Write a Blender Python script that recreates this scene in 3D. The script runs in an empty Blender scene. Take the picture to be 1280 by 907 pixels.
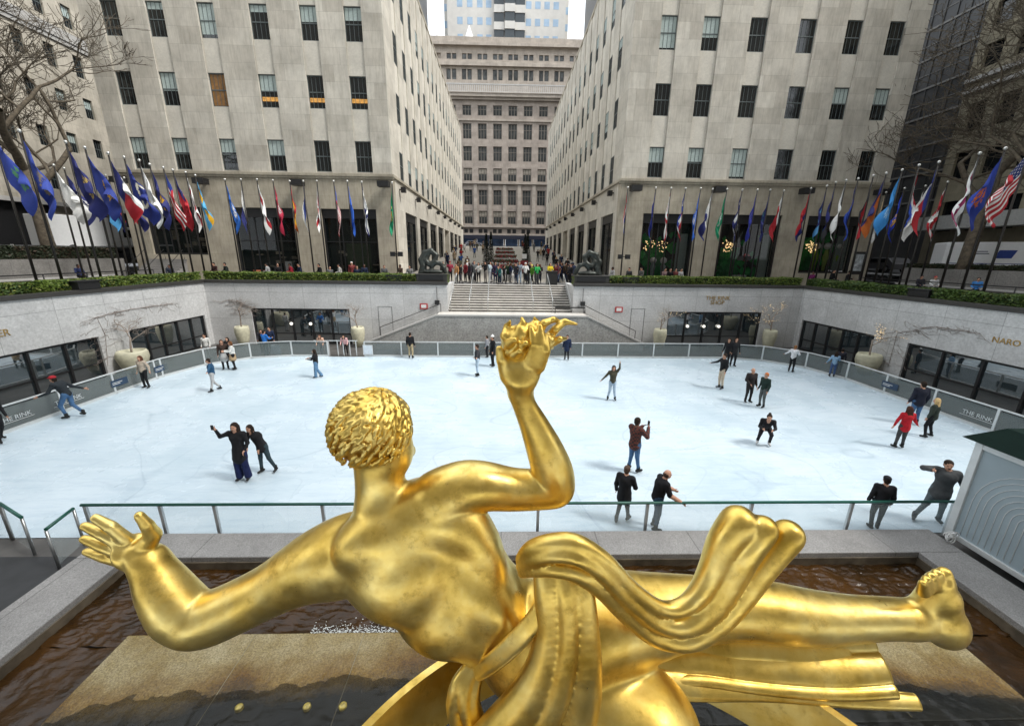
import bpy, bmesh, math, random
import numpy as np
from mathutils import Vector, Matrix
random.seed(7)
S = bpy.context.scene
COL = S.collection
R_ = math.radians

# ------------------------------------------------------------------ camera
CH = 6.6; F = 491.0; CX, CY = 640.0, 453.5
cam = bpy.data.cameras.new('camera'); camo = bpy.data.objects.new('camera', cam); COL.objects.link(camo)
cam.sensor_width = 36; cam.lens = 36 * F / 1280; cam.clip_start = 0.05; cam.clip_end = 3000
RM = Matrix.Rotation(-R_(1.5), 3, 'Z') @ Matrix.Rotation(math.pi/2 - math.atan(135/491.), 3, 'X') @ Matrix.Rotation(0.012, 3, 'Z')
camo.matrix_world = Matrix.Translation((0, 0, CH)) @ RM.to_4x4()
S.camera = camo
FWD = RM @ Vector((0, 0, -1)); CP = Vector((0, 0, CH))
def ray(px, py): return RM @ Vector(((px-CX)/F, -(py-CY)/F, -1))
def gz(px, py, z):
    d = ray(px, py); return CP + d*((z-CH)/d.z)
def gy(px, py, y):
    d = ray(px, py); return CP + d*(y/d.y)
def gx(px, py, x):
    d = ray(px, py); return CP + d*(x/d.x)

# ------------------------------------------------------------------ tagging
def tag(o, label=None, cat=None, group=None, kind=None):
    if label: o['label'] = label
    if cat: o['category'] = cat
    if group: o['group'] = group
    if kind: o['kind'] = kind
    return o
def empty(name, loc=(0, 0, 0), rz=0.0):
    o = bpy.data.objects.new(name, None); COL.objects.link(o)
    o.location = loc; o.rotation_euler = (0, 0, rz); o.empty_display_size = .1
    return o
def copy_tree(o, parent=None):
    c = o.copy(); COL.objects.link(c)
    if parent: c.parent = parent
    for ch in o.children: copy_tree(ch, c)
    return c

# ------------------------------------------------------------------ materials
MC = {}
def _new(name):
    m = bpy.data.materials.new(name); m.use_nodes = True
    nt = m.node_tree; b = nt.nodes['Principled BSDF']
    return m, nt, b
def N(nt, t, **kw):
    n = nt.nodes.new(t)
    for k, v in kw.items(): setattr(n, k, v)
    return n
def noise_fac(nt, scale, detail=4, rough=.6, coord='Object', stretch=None):
    tc = N(nt, 'ShaderNodeTexCoord'); no = N(nt, 'ShaderNodeTexNoise')
    no.inputs['Scale'].default_value = scale; no.inputs['Detail'].default_value = detail
    no.inputs['Roughness'].default_value = rough
    if stretch:
        mp = N(nt, 'ShaderNodeMapping'); mp.inputs['Scale'].default_value = stretch
        nt.links.new(tc.outputs[coord], mp.inputs[0]); nt.links.new(mp.outputs[0], no.inputs['Vector'])
    else: nt.links.new(tc.outputs[coord], no.inputs['Vector'])
    return no
def ramp(nt, src, stops):
    r = N(nt, 'ShaderNodeValToRGB'); e = r.color_ramp.elements
    while len(e) < len(stops): e.new(.5)
    for i, (p, c) in enumerate(stops):
        e[i].position = p; e[i].color = (c[0], c[1], c[2], 1)
    nt.links.new(src, r.inputs[0]); return r
def bump(nt, b, src, strength=.2, dist=.02):
    bn = N(nt, 'ShaderNodeBump'); bn.inputs['Strength'].default_value = strength; bn.inputs['Distance'].default_value = dist
    nt.links.new(src, bn.inputs['Height']); nt.links.new(bn.outputs[0], b.inputs['Normal']); return bn
def mix(nt, a, b, fac, mode='MIX'):
    m = N(nt, 'ShaderNodeMix', data_type='RGBA', blend_type=mode)
    for sock, v in ((m.inputs[6], a), (m.inputs[7], b), (m.inputs[0], fac)):
        if isinstance(v, (int, float)): sock.default_value = v
        elif isinstance(v, tuple): sock.default_value = (v[0], v[1], v[2], 1)
        else: nt.links.new(v, sock)
    return m.outputs[2]
def mat(col, rough=.6, metal=0.0, var=.12, scale=6, emit=0, bmp=0.0, spec=.5, name=None):
    key = (tuple(round(c, 3) for c in col), rough, metal, var, scale, emit, bmp, spec)
    if key in MC: return MC[key]
    m, nt, b = _new(name or 'm_%d' % len(MC))
    b.inputs['Roughness'].default_value = rough; b.inputs['Metallic'].default_value = metal
    b.inputs['Specular IOR Level'].default_value = spec
    no = noise_fac(nt, scale)
    lo = tuple(max(0, c*(1-var)) for c in col); hi = tuple(min(1, c*(1+var)) for c in col)
    r = ramp(nt, no.outputs[0], [(.3, lo), (.7, hi)])
    nt.links.new(r.outputs[0], b.inputs['Base Color'])
    if bmp: bump(nt, b, no.outputs[0], bmp, .02)
    if emit:
        b.inputs['Emission Strength'].default_value = emit
        b.inputs['Emission Color'].default_value = (col[0], col[1], col[2], 1)
    MC[key] = m; return m

def stone_blocks(name, c1, c2, axis, bw=1.9, bh=1.15, stain=.30):
    """limestone facing: large blocks of slightly different tone, faint joints, weather stains"""
    m, nt, b = _new(name); b.inputs['Roughness'].default_value = .85
    tc = N(nt, 'ShaderNodeTexCoord'); sp = N(nt, 'ShaderNodeSeparateXYZ'); cb = N(nt, 'ShaderNodeCombineXYZ')
    nt.links.new(tc.outputs['Object'], sp.inputs[0])
    nt.links.new(sp.outputs[0 if axis == 'x' else 1], cb.inputs[0]); nt.links.new(sp.outputs[2], cb.inputs[1])
    br = N(nt, 'ShaderNodeTexBrick'); nt.links.new(cb.outputs[0], br.inputs['Vector'])
    br.inputs['Scale'].default_value = 1; br.inputs['Brick Width'].default_value = bw; br.inputs['Row Height'].default_value = bh
    br.inputs['Mortar Size'].default_value = .008; br.inputs['Mortar Smooth'].default_value = .2; br.inputs['Bias'].default_value = 0
    br.inputs['Color1'].default_value = (*c1, 1); br.inputs['Color2'].default_value = (*c2, 1)
    br.inputs['Mortar'].default_value = tuple(c*.72 for c in c2) + (1,)
    br.offset = .37; br.squash = .8; br.squash_frequency = 3
    n1 = noise_fac(nt, .55, 6, .65); r1 = ramp(nt, n1.outputs[0], [(.3, (1-stain,)*3), (.65, (1, 1, 1))])
    n2 = noise_fac(nt, 2.2, 8, .7, stretch=(3, 3, .35)); r2 = ramp(nt, n2.outputs[0], [(.33, (.80, .79, .765)), (.56, (1, 1, 1))])
    c = mix(nt, br.outputs[0], r1.outputs[0], 1.0, 'MULTIPLY'); c = mix(nt, c, r2.outputs[0], .9, 'MULTIPLY')
    nt.links.new(c, b.inputs['Base Color'])
    bump(nt, b, n2.outputs[0], .15, .02)
    return m
def granite(name, base, sc=60, contrast=.45, rough=.7, big=.2, joints=None, axis='xy'):
    m, nt, b = _new(name); b.inputs['Roughness'].default_value = rough
    n1 = noise_fac(nt, sc, 5, .75); lo = tuple(c*(1-contrast) for c in base); hi = tuple(min(1, c*(1+contrast)) for c in base)
    r1 = ramp(nt, n1.outputs[0], [(.35, lo), (.65, hi)])
    n2 = noise_fac(nt, .8, 6, .7); r2 = ramp(nt, n2.outputs[0], [(.3, (1-big,)*3), (.65, (1, 1, 1))])
    c = mix(nt, r1.outputs[0], r2.outputs[0], 1.0, 'MULTIPLY')
    if joints:
        tc = N(nt, 'ShaderNodeTexCoord'); sp = N(nt, 'ShaderNodeSeparateXYZ'); cb = N(nt, 'ShaderNodeCombineXYZ')
        nt.links.new(tc.outputs['Object'], sp.inputs[0]); ix = 'xyz'
        nt.links.new(sp.outputs[ix.index(axis[0])], cb.inputs[0]); nt.links.new(sp.outputs[ix.index(axis[1])], cb.inputs[1])
        br = N(nt, 'ShaderNodeTexBrick'); nt.links.new(cb.outputs[0], br.inputs['Vector']); br.inputs['Scale'].default_value = 1
        br.inputs['Brick Width'].default_value = joints[0]; br.inputs['Row Height'].default_value = joints[1]
        br.inputs['Mortar Size'].default_value = .012; br.offset = joints[2]
        br.inputs['Color1'].default_value = (1, 1, 1, 1); br.inputs['Color2'].default_value = (.93, .93, .93, 1); br.inputs['Mortar'].default_value = (.55, .55, .55, 1)
        c = mix(nt, c, br.outputs[0], 1.0, 'MULTIPLY')
    nt.links.new(c, b.inputs['Base Color']); bump(nt, b, n1.outputs[0], .1, .005)
    return m
def glass_dark(name, col=(.015, .02, .022), rough=.06, alpha=1.0, spec=.6):
    m, nt, b = _new(name)
    b.inputs['Base Color'].default_value = (*col, 1); b.inputs['Roughness'].default_value = rough
    b.inputs['Specular IOR Level'].default_value = spec
    no = noise_fac(nt, .9, 3); bump(nt, b, no.outputs[0], .03, .05)
    b.inputs['Alpha'].default_value = alpha
    return m
M = {}
M['lime_x'] = stone_blocks('limestone_front', (.70, .66, .58), (.55, .51, .44), 'x')
M['lime_y'] = stone_blocks('limestone_side', (.66, .62, .54), (.57, .53, .455), 'y')
M['spandrel'] = granite('fluted_spandrel', (.66, .62, .54), 7, .07, .8, .18)
M['lime_band'] = stone_blocks('limestone_base', (.50, .45, .36), (.45, .405, .32), 'x', 2.6, 1.6, .4)
M['winframe'] = mat((.10, .12, .12), .5, 0, .1)
M['glass'] = glass_dark('window_glass', (.012, .014, .015), .05)
M['court_glass'] = glass_dark('court_glass', (.02, .03, .035), .03, 1, 1.0); M['court_glass'].node_tree.nodes['Principled BSDF'].inputs['IOR'].default_value = 2.3
M['glass_blue'] = glass_dark('shop_glass', (.02, .04, .05), .03)
M['blind'] = mat((.42, .50, .48), .5, 0, .12, 8)
M['warm'] = mat((.55, .27, .06), .5, 0, .7, 5, .22)
M['wood'] = mat((.25, .12, .03), .5, 0, .4, 3)
M['wall_x'] = granite('sunken_wall_granite', (.60, .60, .60), 9, .16, .75, .22, (2.4, 1.9, .0), 'xz')
M['wall_y'] = granite('sunken_wall_granite_side', (.58, .58, .575), 9, .16, .75, .22, (2.4, 1.9, .0), 'yz')
M['coping'] = granite('dark_coping_granite', (.045, .043, .04), 30, .3, .5)
M['granite_floor'] = granite('pavement_granite', (.22, .21, .20), 20, .25, .7, .3, (1.2, 1.2, .5), 'xy')
M['step'] = granite('step_granite', (.62, .59, .54), 25, .2, .7, .3)
M['stair_wall'] = granite('stair_wall_granite', (.38, .375, .36), 9, .3, .7, .3, None, 'xz')
M['light_trim'] = granite('light_stone_trim', (.45, .44, .42), 30, .2, .7)
M['rim'] = granite('fountain_rim_granite', (.30, .29, .28), 45, .35, .6, .35, (2.2, 9, .0), 'xy')
M['asphalt'] = mat((.05, .05, .052), .85, 0, .2, 3)
M['metal'] = mat((.45, .46, .46), .35, .8, .1)
M['alu'] = mat((.62, .64, .64), .4, .3, .06)
M['black'] = mat((.012, .012, .013), .5, 0, .2)
M['pole'] = mat((.03, .027, .024), .35, .5, .2)
M['ball'] = mat((.60, .60, .57), .3, .8, .05)
M['green_rail'] = mat((.012, .09, .065), .35, 0, .15)
M['bronze'] = mat((.05, .055, .05), .4, .7, .4, 3)
M['brass'] = mat((.55, .36, .12), .35, .8, .15)
M['bark'] = mat((.105, .085, .06), .9, 0, .5, 5, bmp=.5); M['twig'] = mat((.30, .25, .21), .9, 0, .3, 5)
M['white'] = mat((.75, .75, .74), .5, 0, .05)
M['urn'] = mat((.52, .50, .37), .8, 0, .18, 4)
M['bulb'] = mat((1, .72, .35), .5, 0, 0, 1, .8); M['fairy'] = mat((1, .75, .42), .5, 0, 0, 1, .55)
M['bulb_white'] = mat((1, .95, .85), .5, 0, 0, 1, .5)

# ------------------------------------------------------------------ mesh builder
class MB:
    def __init__(s): s.v = []; s.f = []; s.m = []; s.sm = []
    def _add(s, vs, fs, mi=0, smooth=False):
        o = len(s.v); s.v += [tuple(v) for v in vs]
        for f in fs: s.f.append(tuple(i+o for i in f)); s.m.append(mi); s.sm.append(smooth)
        return s
    def box(s, x0, x1, y0, y1, z0, z1, mi=0):
        v = [(x0,y0,z0),(x1,y0,z0),(x1,y1,z0),(x0,y1,z0),(x0,y0,z1),(x1,y0,z1),(x1,y1,z1),(x0,y1,z1)]
        return s._add(v, [(0,3,2,1),(4,5,6,7),(0,1,5,4),(1,2,6,5),(2,3,7,6),(3,0,4,7)], mi)
    def quad(s, a, b, c, d, mi=0): return s._add([a, b, c, d], [(0, 1, 2, 3)], mi)
    def obox(s, c, sx, sy, sz, rz=0, mi=0):
        ca, sa = math.cos(rz), math.sin(rz); vs = []
        for dz in (-sz/2, sz/2):
            for dx, dy in ((-sx/2,-sy/2),(sx/2,-sy/2),(sx/2,sy/2),(-sx/2,sy/2)):
                vs.append((c[0]+dx*ca-dy*sa, c[1]+dx*sa+dy*ca, c[2]+dz))
        return s._add(vs, [(0,3,2,1),(4,5,6,7),(0,1,5,4),(1,2,6,5),(2,3,7,6),(3,0,4,7)], mi)
    def tube(s, pts, rads, n=8, mi=0, smooth=True, caps=True):
        pts = [Vector(p) for p in pts]
        if isinstance(rads, (int, float)): rads = [rads]*len(pts)
        vs = []; prev = None
        for i, p in enumerate(pts):
            t = (pts[min(i+1, len(pts)-1)] - pts[max(i-1, 0)]).normalized()
            if prev is None:
                a = Vector((0, 0, 1)) if abs(t.z) < .9 else Vector((1, 0, 0)); u = t.cross(a).normalized()
            else: u = (prev - t*prev.dot(t)).normalized()
            prev = u; w = t.cross(u)
            for k in range(n):
                an = 2*math.pi*k/n; vs.append(p + (u*math.cos(an) + w*math.sin(an))*rads[i])
        fs = []
        for i in range(len(pts)-1):
            for k in range(n): fs.append((i*n+k, i*n+(k+1) % n, (i+1)*n+(k+1) % n, (i+1)*n+k))
        s._add(vs, fs, mi, smooth)
        if caps:
            o = len(s.v)-len(vs); s.f.append(tuple(o+k for k in reversed(range(n)))); s.m.append(mi); s.sm.append(False)
            s.f.append(tuple(o+(len(pts)-1)*n+k for k in range(n))); s.m.append(mi); s.sm.append(False)
        return s
    def sphere(s, c, r, n=10, mi=0, sc=(1, 1, 1)):
        vs = [(c[0], c[1], c[2]-r*sc[2])]; fs = []; m = max(4, n//2)
        for i in range(1, m):
            a = math.pi*i/m - math.pi/2
            for k in range(n):
                b = 2*math.pi*k/n; vs.append((c[0]+r*sc[0]*math.cos(a)*math.cos(b), c[1]+r*sc[1]*math.cos(a)*math.sin(b), c[2]+r*sc[2]*math.sin(a)))
        vs.append((c[0], c[1], c[2]+r*sc[2])); L = len(vs)-1
        for k in range(n):
            fs.append((0, 1+(k+1) % n, 1+k)); fs.append((L, 1+(m-2)*n+k, 1+(m-2)*n+(k+1) % n))
        for i in range(m-2):
            for k in range(n): fs.append((1+i*n+k, 1+i*n+(k+1) % n, 1+(i+1)*n+(k+1) % n, 1+(i+1)*n+k))
        return s._add(vs, fs, mi, True)
    def lathe(s, c, prof, n=24, mi=0):
        vs = []; fs = []
        for r, z in prof:
            for k in range(n):
                a = 2*math.pi*k/n; vs.append((c[0]+r*math.cos(a), c[1]+r*math.sin(a), c[2]+z))
        for i in range(len(prof)-1):
            for k in range(n): fs.append((i*n+k, i*n+(k+1) % n, (i+1)*n+(k+1) % n, (i+1)*n+k))
        return s._add(vs, fs, mi, True)
    def build_each(s, name, mats, parent=None, limit=98):
        """every box of the builder becomes a part of its own (past the limit: one remaining part)"""
        n = len(s.v)//8
        for k in range(min(n, limit)):
            b = MB(); b.v = s.v[k*8:k*8+8]; b.f = [tuple(i-k*8 for i in f) for f in s.f[k*6:k*6+6]]; b.m = s.m[k*6:k*6+6]; b.sm = s.sm[k*6:k*6+6]; b.build(name, mats, parent)
        if n > limit:
            b = MB(); b.v = s.v[limit*8:]; b.f = [tuple(i-limit*8 for i in f) for f in s.f[limit*6:]]; b.m = s.m[limit*6:]; b.sm = s.sm[limit*6:]; o = b.build(name, mats, parent); o['kind'] = 'stuff'
    def build(s, name, mats, parent=None, loc=None, bevel=0):
        me = bpy.data.meshes.new(name); me.from_pydata(s.v, [], s.f)
        for m in (mats if isinstance(mats, (list, tuple)) else [mats]): me.materials.append(m)
        me.polygons.foreach_set('material_index', s.m); me.polygons.foreach_set('use_smooth', s.sm); me.update()
        o = bpy.data.objects.new(name, me); COL.objects.link(o)
        if parent is not None: o.parent = parent
        if loc is not None: o.location = loc
        if bevel:
            b = o.modifiers.new('bevel', 'BEVEL'); b.width = bevel; b.segments = 2; b.limit_method = 'ANGLE'
        return o

# ------------------------------------------------------------------ implicit-surface bodies
def surface_nets(Fv, org, h, lab=None):
    ins = Fv < 0
    nx, ny, nz = Fv.shape
    cs = np.zeros((nx-1, ny-1, nz-1), np.int8)
    for i in (0, 1):
        for j in (0, 1):
            for k in (0, 1): cs += ins[i:nx-1+i, j:ny-1+j, k:nz-1+k]
    act = (cs > 0) & (cs < 8)
    idx = np.full(act.shape, -1, np.int64); ai = np.argwhere(act); idx[act] = np.arange(len(ai))
    acc = np.zeros((len(ai), 3)); cnt = np.zeros(len(ai))
    I, J, K = ai.T
    corners = [(i, j, k) for i in (0, 1) for j in (0, 1) for k in (0, 1)]
    for a in corners:
        for ax in range(3):
            if a[ax] == 0:
                b = list(a); b[ax] = 1
                fa = Fv[I+a[0], J+a[1], K+a[2]]; fb = Fv[I+b[0], J+b[1], K+b[2]]
                cr = (fa < 0) != (fb < 0)
                t = np.where(cr, fa/np.where(cr, fa-fb, 1), 0)
                p = np.array(a, float)[None, :].repeat(len(ai), 0); p[:, ax] += t
                acc += p*cr[:, None]; cnt += cr
    V = (ai + acc/cnt[:, None])*h + np.array(org)[None, :]
    Fs = []
    for ax in range(3):
        o1, o2 = [(1, 2), (2, 0), (0, 1)][ax]
        sl0 = [slice(None)]*3; sl1 = [slice(None)]*3; sl0[ax] = slice(0, -1); sl1[ax] = slice(1, None)
        A = ins[tuple(sl0)]; B = ins[tuple(sl1)]
        e = np.argwhere(A != B)
        ok = (e[:, o1] > 0) & (e[:, o2] > 0) & (e[:, o1] < Fv.shape[o1]-1) & (e[:, o2] < Fv.shape[o2]-1)
        e = e[ok]; d1 = np.zeros(3, int); d1[o1] = 1; d2 = np.zeros(3, int); d2[o2] = 1
        q = [idx[tuple((e-d1-d2).T)], idx[tuple((e-d2).T)], idx[tuple(e.T)], idx[tuple((e-d1).T)]]
        q = np.stack(q, 1); fl = B[tuple(e.T)]
        q[fl] = q[fl][:, ::-1]; Fs.append(q)
    Fc = np.concatenate(Fs)
    L = None
    if lab is not None:
        c = V[Fc].mean(1); g = np.clip(np.round((c-np.array(org))/h).astype(int), 0, np.array(Fv.shape)-1)
        L = lab[tuple(g.T)]
    return V, Fc, L

def cone_prim(a, b, r1, r2=None, k=.03, m=0, sub=False): return ('c', Vector(a), Vector(b), r1, r1 if r2 is None else r2, k, m, sub)
def ell_prim(c, rad, axes=None, k=.03, m=0, sub=False): return ('e', Vector(c), rad, axes, k, m, sub)
def sdf_mesh(prims, h, name, mats, parent=None, smooth_it=0):
    lo = np.full(3, 1e9); hi = np.full(3, -1e9); bb = []
    for p in prims:
        if p[0] == 'c':
            r = max(p[3], p[4]); l = np.minimum(p[1], p[2])-r; u = np.maximum(p[1], p[2])+r
            kk = p[5]
        else:
            r = max(p[2]); l = np.array(p[1])-r; u = np.array(p[1])+r; kk = p[4]
        bb.append((l-kk-2*h, u+kk+2*h)); lo = np.minimum(lo, l); hi = np.maximum(hi, u)
    lo -= 3*h; hi += 3*h
    n = np.ceil((hi-lo)/h).astype(int)+1
    Fv = np.full(n, 1.0, np.float32); Bd = np.full(n, 1e3, np.float32); Lb = np.zeros(n, np.int16)
    ax = [lo[i]+np.arange(n[i])*h for i in range(3)]
    for p, (l, u) in zip(prims, bb):
        i0 = np.clip(np.floor((l-lo)/h).astype(int), 0, n-1); i1 = np.clip(np.ceil((u-lo)/h).astype(int)+1, 1, n)
        X, Y, Z = np.meshgrid(ax[0][i0[0]:i1[0]], ax[1][i0[1]:i1[1]], ax[2][i0[2]:i1[2]], indexing='ij')
        sl = (slice(i0[0], i1[0]), slice(i0[1], i1[1]), slice(i0[2], i1[2]))
        if p[0] == 'c':
            a, b, r1, r2, k, m, sub = p[1:]
            d = b-a; L2 = max(d.dot(d), 1e-9)
            t = np.clip(((X-a.x)*d.x+(Y-a.y)*d.y+(Z-a.z)*d.z)/L2, 0, 1)
            D = np.sqrt((X-a.x-t*d.x)**2+(Y-a.y-t*d.y)**2+(Z-a.z-t*d.z)**2) - (r1+(r2-r1)*t)
        else:
            c, rad, axs, k, m, sub = p[1:]
            A = axs or (Vector((1, 0, 0)), Vector((0, 1, 0)), Vector((0, 0, 1)))
            q = [((X-c.x)*A[i].x+(Y-c.y)*A[i].y+(Z-c.z)*A[i].z) for i in range(3)]
            k0 = np.sqrt(sum((q[i]/rad[i])**2 for i in range(3))); k1 = np.sqrt(sum((q[i]/rad[i]**2)**2 for i in range(3)))
            D = k0*(k0-1)/np.maximum(k1, 1e-6)
            D = np.where(k0 < 1e-3, -min(rad), D)
        f = Fv[sl]; k = max(k, 1e-4)
        if sub:
            D = -D; hh = np.clip(.5-.5*(D-f)/k*-1, 0, 1)      # smooth max(f, -D)
            hh = np.clip(.5+.5*(D-f)/k, 0, 1)
            Fv[sl] = f*(1-hh)+D*hh+k*hh*(1-hh)
        else:
            hh = np.clip(.5+.5*(D-f)/k, 0, 1)
            Fv[sl] = D*(1-hh)+f*hh-k*hh*(1-hh)
            bd = Bd[sl]; c = D < bd; bd[c] = D[c]; Lb[sl][c] = m
    V, Fc, L = surface_nets(Fv, lo, h, Lb)
    me = bpy.data.meshes.new(name); me.vertices.add(len(V)); me.vertices.foreach_set('co', V.astype(np.float32).ravel())
    me.loops.add(len(Fc)*4); me.loops.foreach_set('vertex_index', Fc.astype(np.int32).ravel())
    me.polygons.add(len(Fc)); me.polygons.foreach_set('loop_start', np.arange(len(Fc), dtype=np.int32)*4)
    me.polygons.foreach_set('loop_total', np.full(len(Fc), 4, np.int32))
    for mm in (mats if isinstance(mats, (list, tuple)) else [mats]): me.materials.append(mm)
    me.update(calc_edges=True)
    me.polygons.foreach_set('material_index', L.astype(np.int32)); me.polygons.foreach_set('use_smooth', np.ones(len(Fc), bool))
    me.validate(); me.update()
    o = bpy.data.objects.new(name, me); COL.objects.link(o)
    if parent is not None: o.parent = parent
    if smooth_it:
        s = o.modifiers.new('smooth', 'SMOOTH'); s.factor = .5; s.iterations = smooth_it
    return o

# ------------------------------------------------------------------ lettering
def text(name, body, size, mtl, rot, loc, parent=None, extrude=.01, align='CENTER'):
    cu = bpy.data.curves.new(name, 'FONT'); cu.body = body; cu.size = size; cu.extrude = extrude; cu.align_x = align
    cu.space_line = .8
    to = bpy.data.objects.new('tmp', cu); COL.objects.link(to)
    dg = bpy.context.evaluated_depsgraph_get(); me = bpy.data.meshes.new_from_object(to.evaluated_get(dg))
    bpy.data.objects.remove(to); bpy.data.curves.remove(cu)
    me.materials.clear(); me.materials.append(mtl)
    o = bpy.data.objects.new(name, me); COL.objects.link(o); o.rotation_euler = rot; o.location = loc
    if parent is not None: o.parent = parent
    return o

# ------------------------------------------------------------------ light and air
w = bpy.data.worlds.new('World'); S.world = w; w.use_nodes = True
nt = w.node_tree; bg = nt.nodes['Background']
sky = N(nt, 'ShaderNodeTexSky', sky_type='NISHITA'); sky.sun_disc = False
SUN_EL, SUN_AZ = R_(52), R_(112)
sky.sun_elevation = SUN_EL; sky.sun_rotation = SUN_AZ; sky.air_density = 1.0; sky.dust_density = 4
tc = N(nt, 'ShaderNodeTexCoord'); no = N(nt, 'ShaderNodeTexNoise'); no.inputs['Scale'].default_value = 2.2; no.inputs['Detail'].default_value = 6
nt.links.new(tc.outputs['Generated'], no.inputs['Vector'])
cl = ramp(nt, no.outputs[0], [(.35, (7.2, 7.9, 8.6)), (.7, (10.5, 10.8, 11.0))])
mx = mix(nt, sky.outputs[0], cl.outputs[0], .85)
nt.links.new(mx, bg.inputs[0]); bg.inputs[1].default_value = .1
sl_ = bpy.data.lights.new('sun', 'SUN'); sl_.energy = 1.5; sl_.angle = R_(14); sl_.color = (1, .97, .92)
so = bpy.data.objects.new('sun', sl_); COL.objects.link(so)
sd = Vector((math.sin(SUN_AZ)*math.cos(SUN_EL), math.cos(SUN_AZ)*math.cos(SUN_EL), math.sin(SUN_EL)))
so.rotation_euler = sd.to_track_quat('Z', 'Y').to_euler()
S.view_settings.view_transform = 'Standard'; S.view_settings.look = 'None'; S.view_settings.gamma = 1
S.view_settings.use_curve_mapping = False; S.view_settings.exposure = 1.3
# ================================================================== THE SETTING
ZP = 4.2            # street level round the sunken rink
def sheet(name, polys, m, kind='structure'):
    b = MB()
    for p in polys: b._add(p, [tuple(range(len(p)))])
    return tag(b.build(name, m), kind=kind)

# ice with rounded corners
def rrect(x0, x1, y0, y1, r, z, n=10):
    pts = []
    for cx, cy, a0 in ((x1-r, y1-r, 0), (x0+r, y1-r, 90), (x0+r, y0+r, 180), (x1-r, y0+r, 270)):
        for i in range(n+1):
            a = R_(a0+90*i/n); pts.append((cx+r*math.cos(a), cy+r*math.sin(a), z))
    return pts
m, nt, b = _new('ice'); M['ice'] = m
n1 = noise_fac(nt, .35, 5, .6); n2 = noise_fac(nt, 1.6, 8, .75, stretch=(.5, 3.2, 1)); n3 = noise_fac(nt, 18, 4, .6, stretch=(.3, 3, 1))
r1 = ramp(nt, n1.outputs[0], [(.3, (.49, .60, .67)), (.7, (.62, .71, .77))])
r2 = ramp(nt, n2.outputs[0], [(.24, (.78, .83, .87)), (.55, (1, 1, 1))])
r3 = ramp(nt, n3.outputs[0], [(.35, (.95, .96, .97)), (.6, (1, 1, 1))])
c = mix(nt, mix(nt, r1.outputs[0], r2.outputs[0], 1., 'MULTIPLY'), r3.outputs[0], 1., 'MULTIPLY')
# skate tracks: thin curved lines where distorted distance fields cross
tc = N(nt, 'ShaderNodeTexCoord'); 
for sc, off, st, dl in ((.16, 0, .80, 1.5), (.27, 7, .86, 1.), (.42, 21, .88, .5), (.7, 33, .86, .3), (1.1, 51, .9, .2)):
    mp = N(nt, 'ShaderNodeMapping'); mp.inputs['Location'].default_value = (off, off*1.7, 0)
    nt.links.new(tc.outputs['Object'], mp.inputs[0])
    wv = N(nt, 'ShaderNodeTexNoise'); wv.inputs['Scale'].default_value = sc; wv.inputs['Detail'].default_value = dl
    nt.links.new(mp.outputs[0], wv.inputs['Vector'])
    rr = ramp(nt, wv.outputs[0], [(.496, (1, 1, 1)), (.5, (st, st+.02, st+.04)), (.504, (1, 1, 1))])
    c = mix(nt, c, rr.outputs[0], .8, 'MULTIPLY')
nt.links.new(c, b.inputs['Base Color'])
rr = ramp(nt, n1.outputs[0], [(.3, (.16,)*3), (.7, (.36,)*3)]); nt.links.new(rr.outputs[0], b.inputs['Roughness'])
bump(nt, b, n3.outputs[0], .06, .01)
sheet('ice', [rrect(-18.35, 19.45, 8.15, 25.35, 4.6, 0.0)], M['ice'])
sheet('rink_floor', [[(-22, -8, -.02), (24, -8, -.02), (24, 29.6, -.02), (-22, 29.6, -.02)]], mat((.09, .085, .08), .45, 0, .3, 1.2))
M['mat_dark'] = mat((.025, .026, .028), .6, 0, .3, 2)

# plaza paving round the sunken rink, with the hole and the stair cut out
z = ZP
def q4(x0, x1, y0, y1, z): return [(x0, y0, z), (x1, y0, z), (x1, y1, z), (x0, y1, z)]
def zs(y): return 5.75 + max(0, y-20)*.035        # side streets climb gently towards the avenue
sheet('plaza_ground', [q4(-31.2, -21.7, -8, 36.6, z), q4(23.0, 33.6, -8, 36.6, z), q4(-21.7, -4, 29.4, 36.6, z), q4(5.2, 23.0, 29.4, 36.6, z), q4(-4, 5.2, 33.2, 36.6, z)], M['granite_floor'])
sheet('promenade', [[(-9.6, 36.6, z), (10.4, 36.6, z), (10.4, 99.5, 8.55), (-9.6, 99.5, 8.55)]], granite('promenade_paving', (.36, .33, .28), 12, .2, .8, .25, (1.5, 1.5, .5), 'xy'))
sheet('avenue_road', [q4(-400, 400, 102.5, 122, 8.55)], M['asphalt'])
sheet('avenue_pavement', [q4(-400, 400, 99.5, 102.5, 8.7), q4(-400, 400, 122, 127, 8.7)], M['granite_floor'])
sheet('side_street', [[(-45, -8, zs(0)), (-33.2, -8, zs(0)), (-33.2, 99.5, zs(99.5)), (-45, 99.5, zs(99.5))], [(35.6, -8, 5.1), (47, -8, 5.1), (47, 40, 5.3), (35.6, 40, 5.3)], [(35.6, 40, 5.3), (47, 40, 5.3), (47, 99.5, zs(99.5)), (35.6, 99.5, zs(99.5))]], M['asphalt'])
sheet('ground', [q4(-1500, 1500, 127, 1500, 3.9), q4(-1500, -21.8, -1500, 127, 3.9), q4(23.2, 1500, -1500, 127, 3.9), q4(-21.8, 23.2, 29.7, 127, 2.0), q4(-21.8, 23.2, -1500, -7.9, 3.9)], mat((.12, .12, .12), .9, 0, .2, .5))

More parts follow.
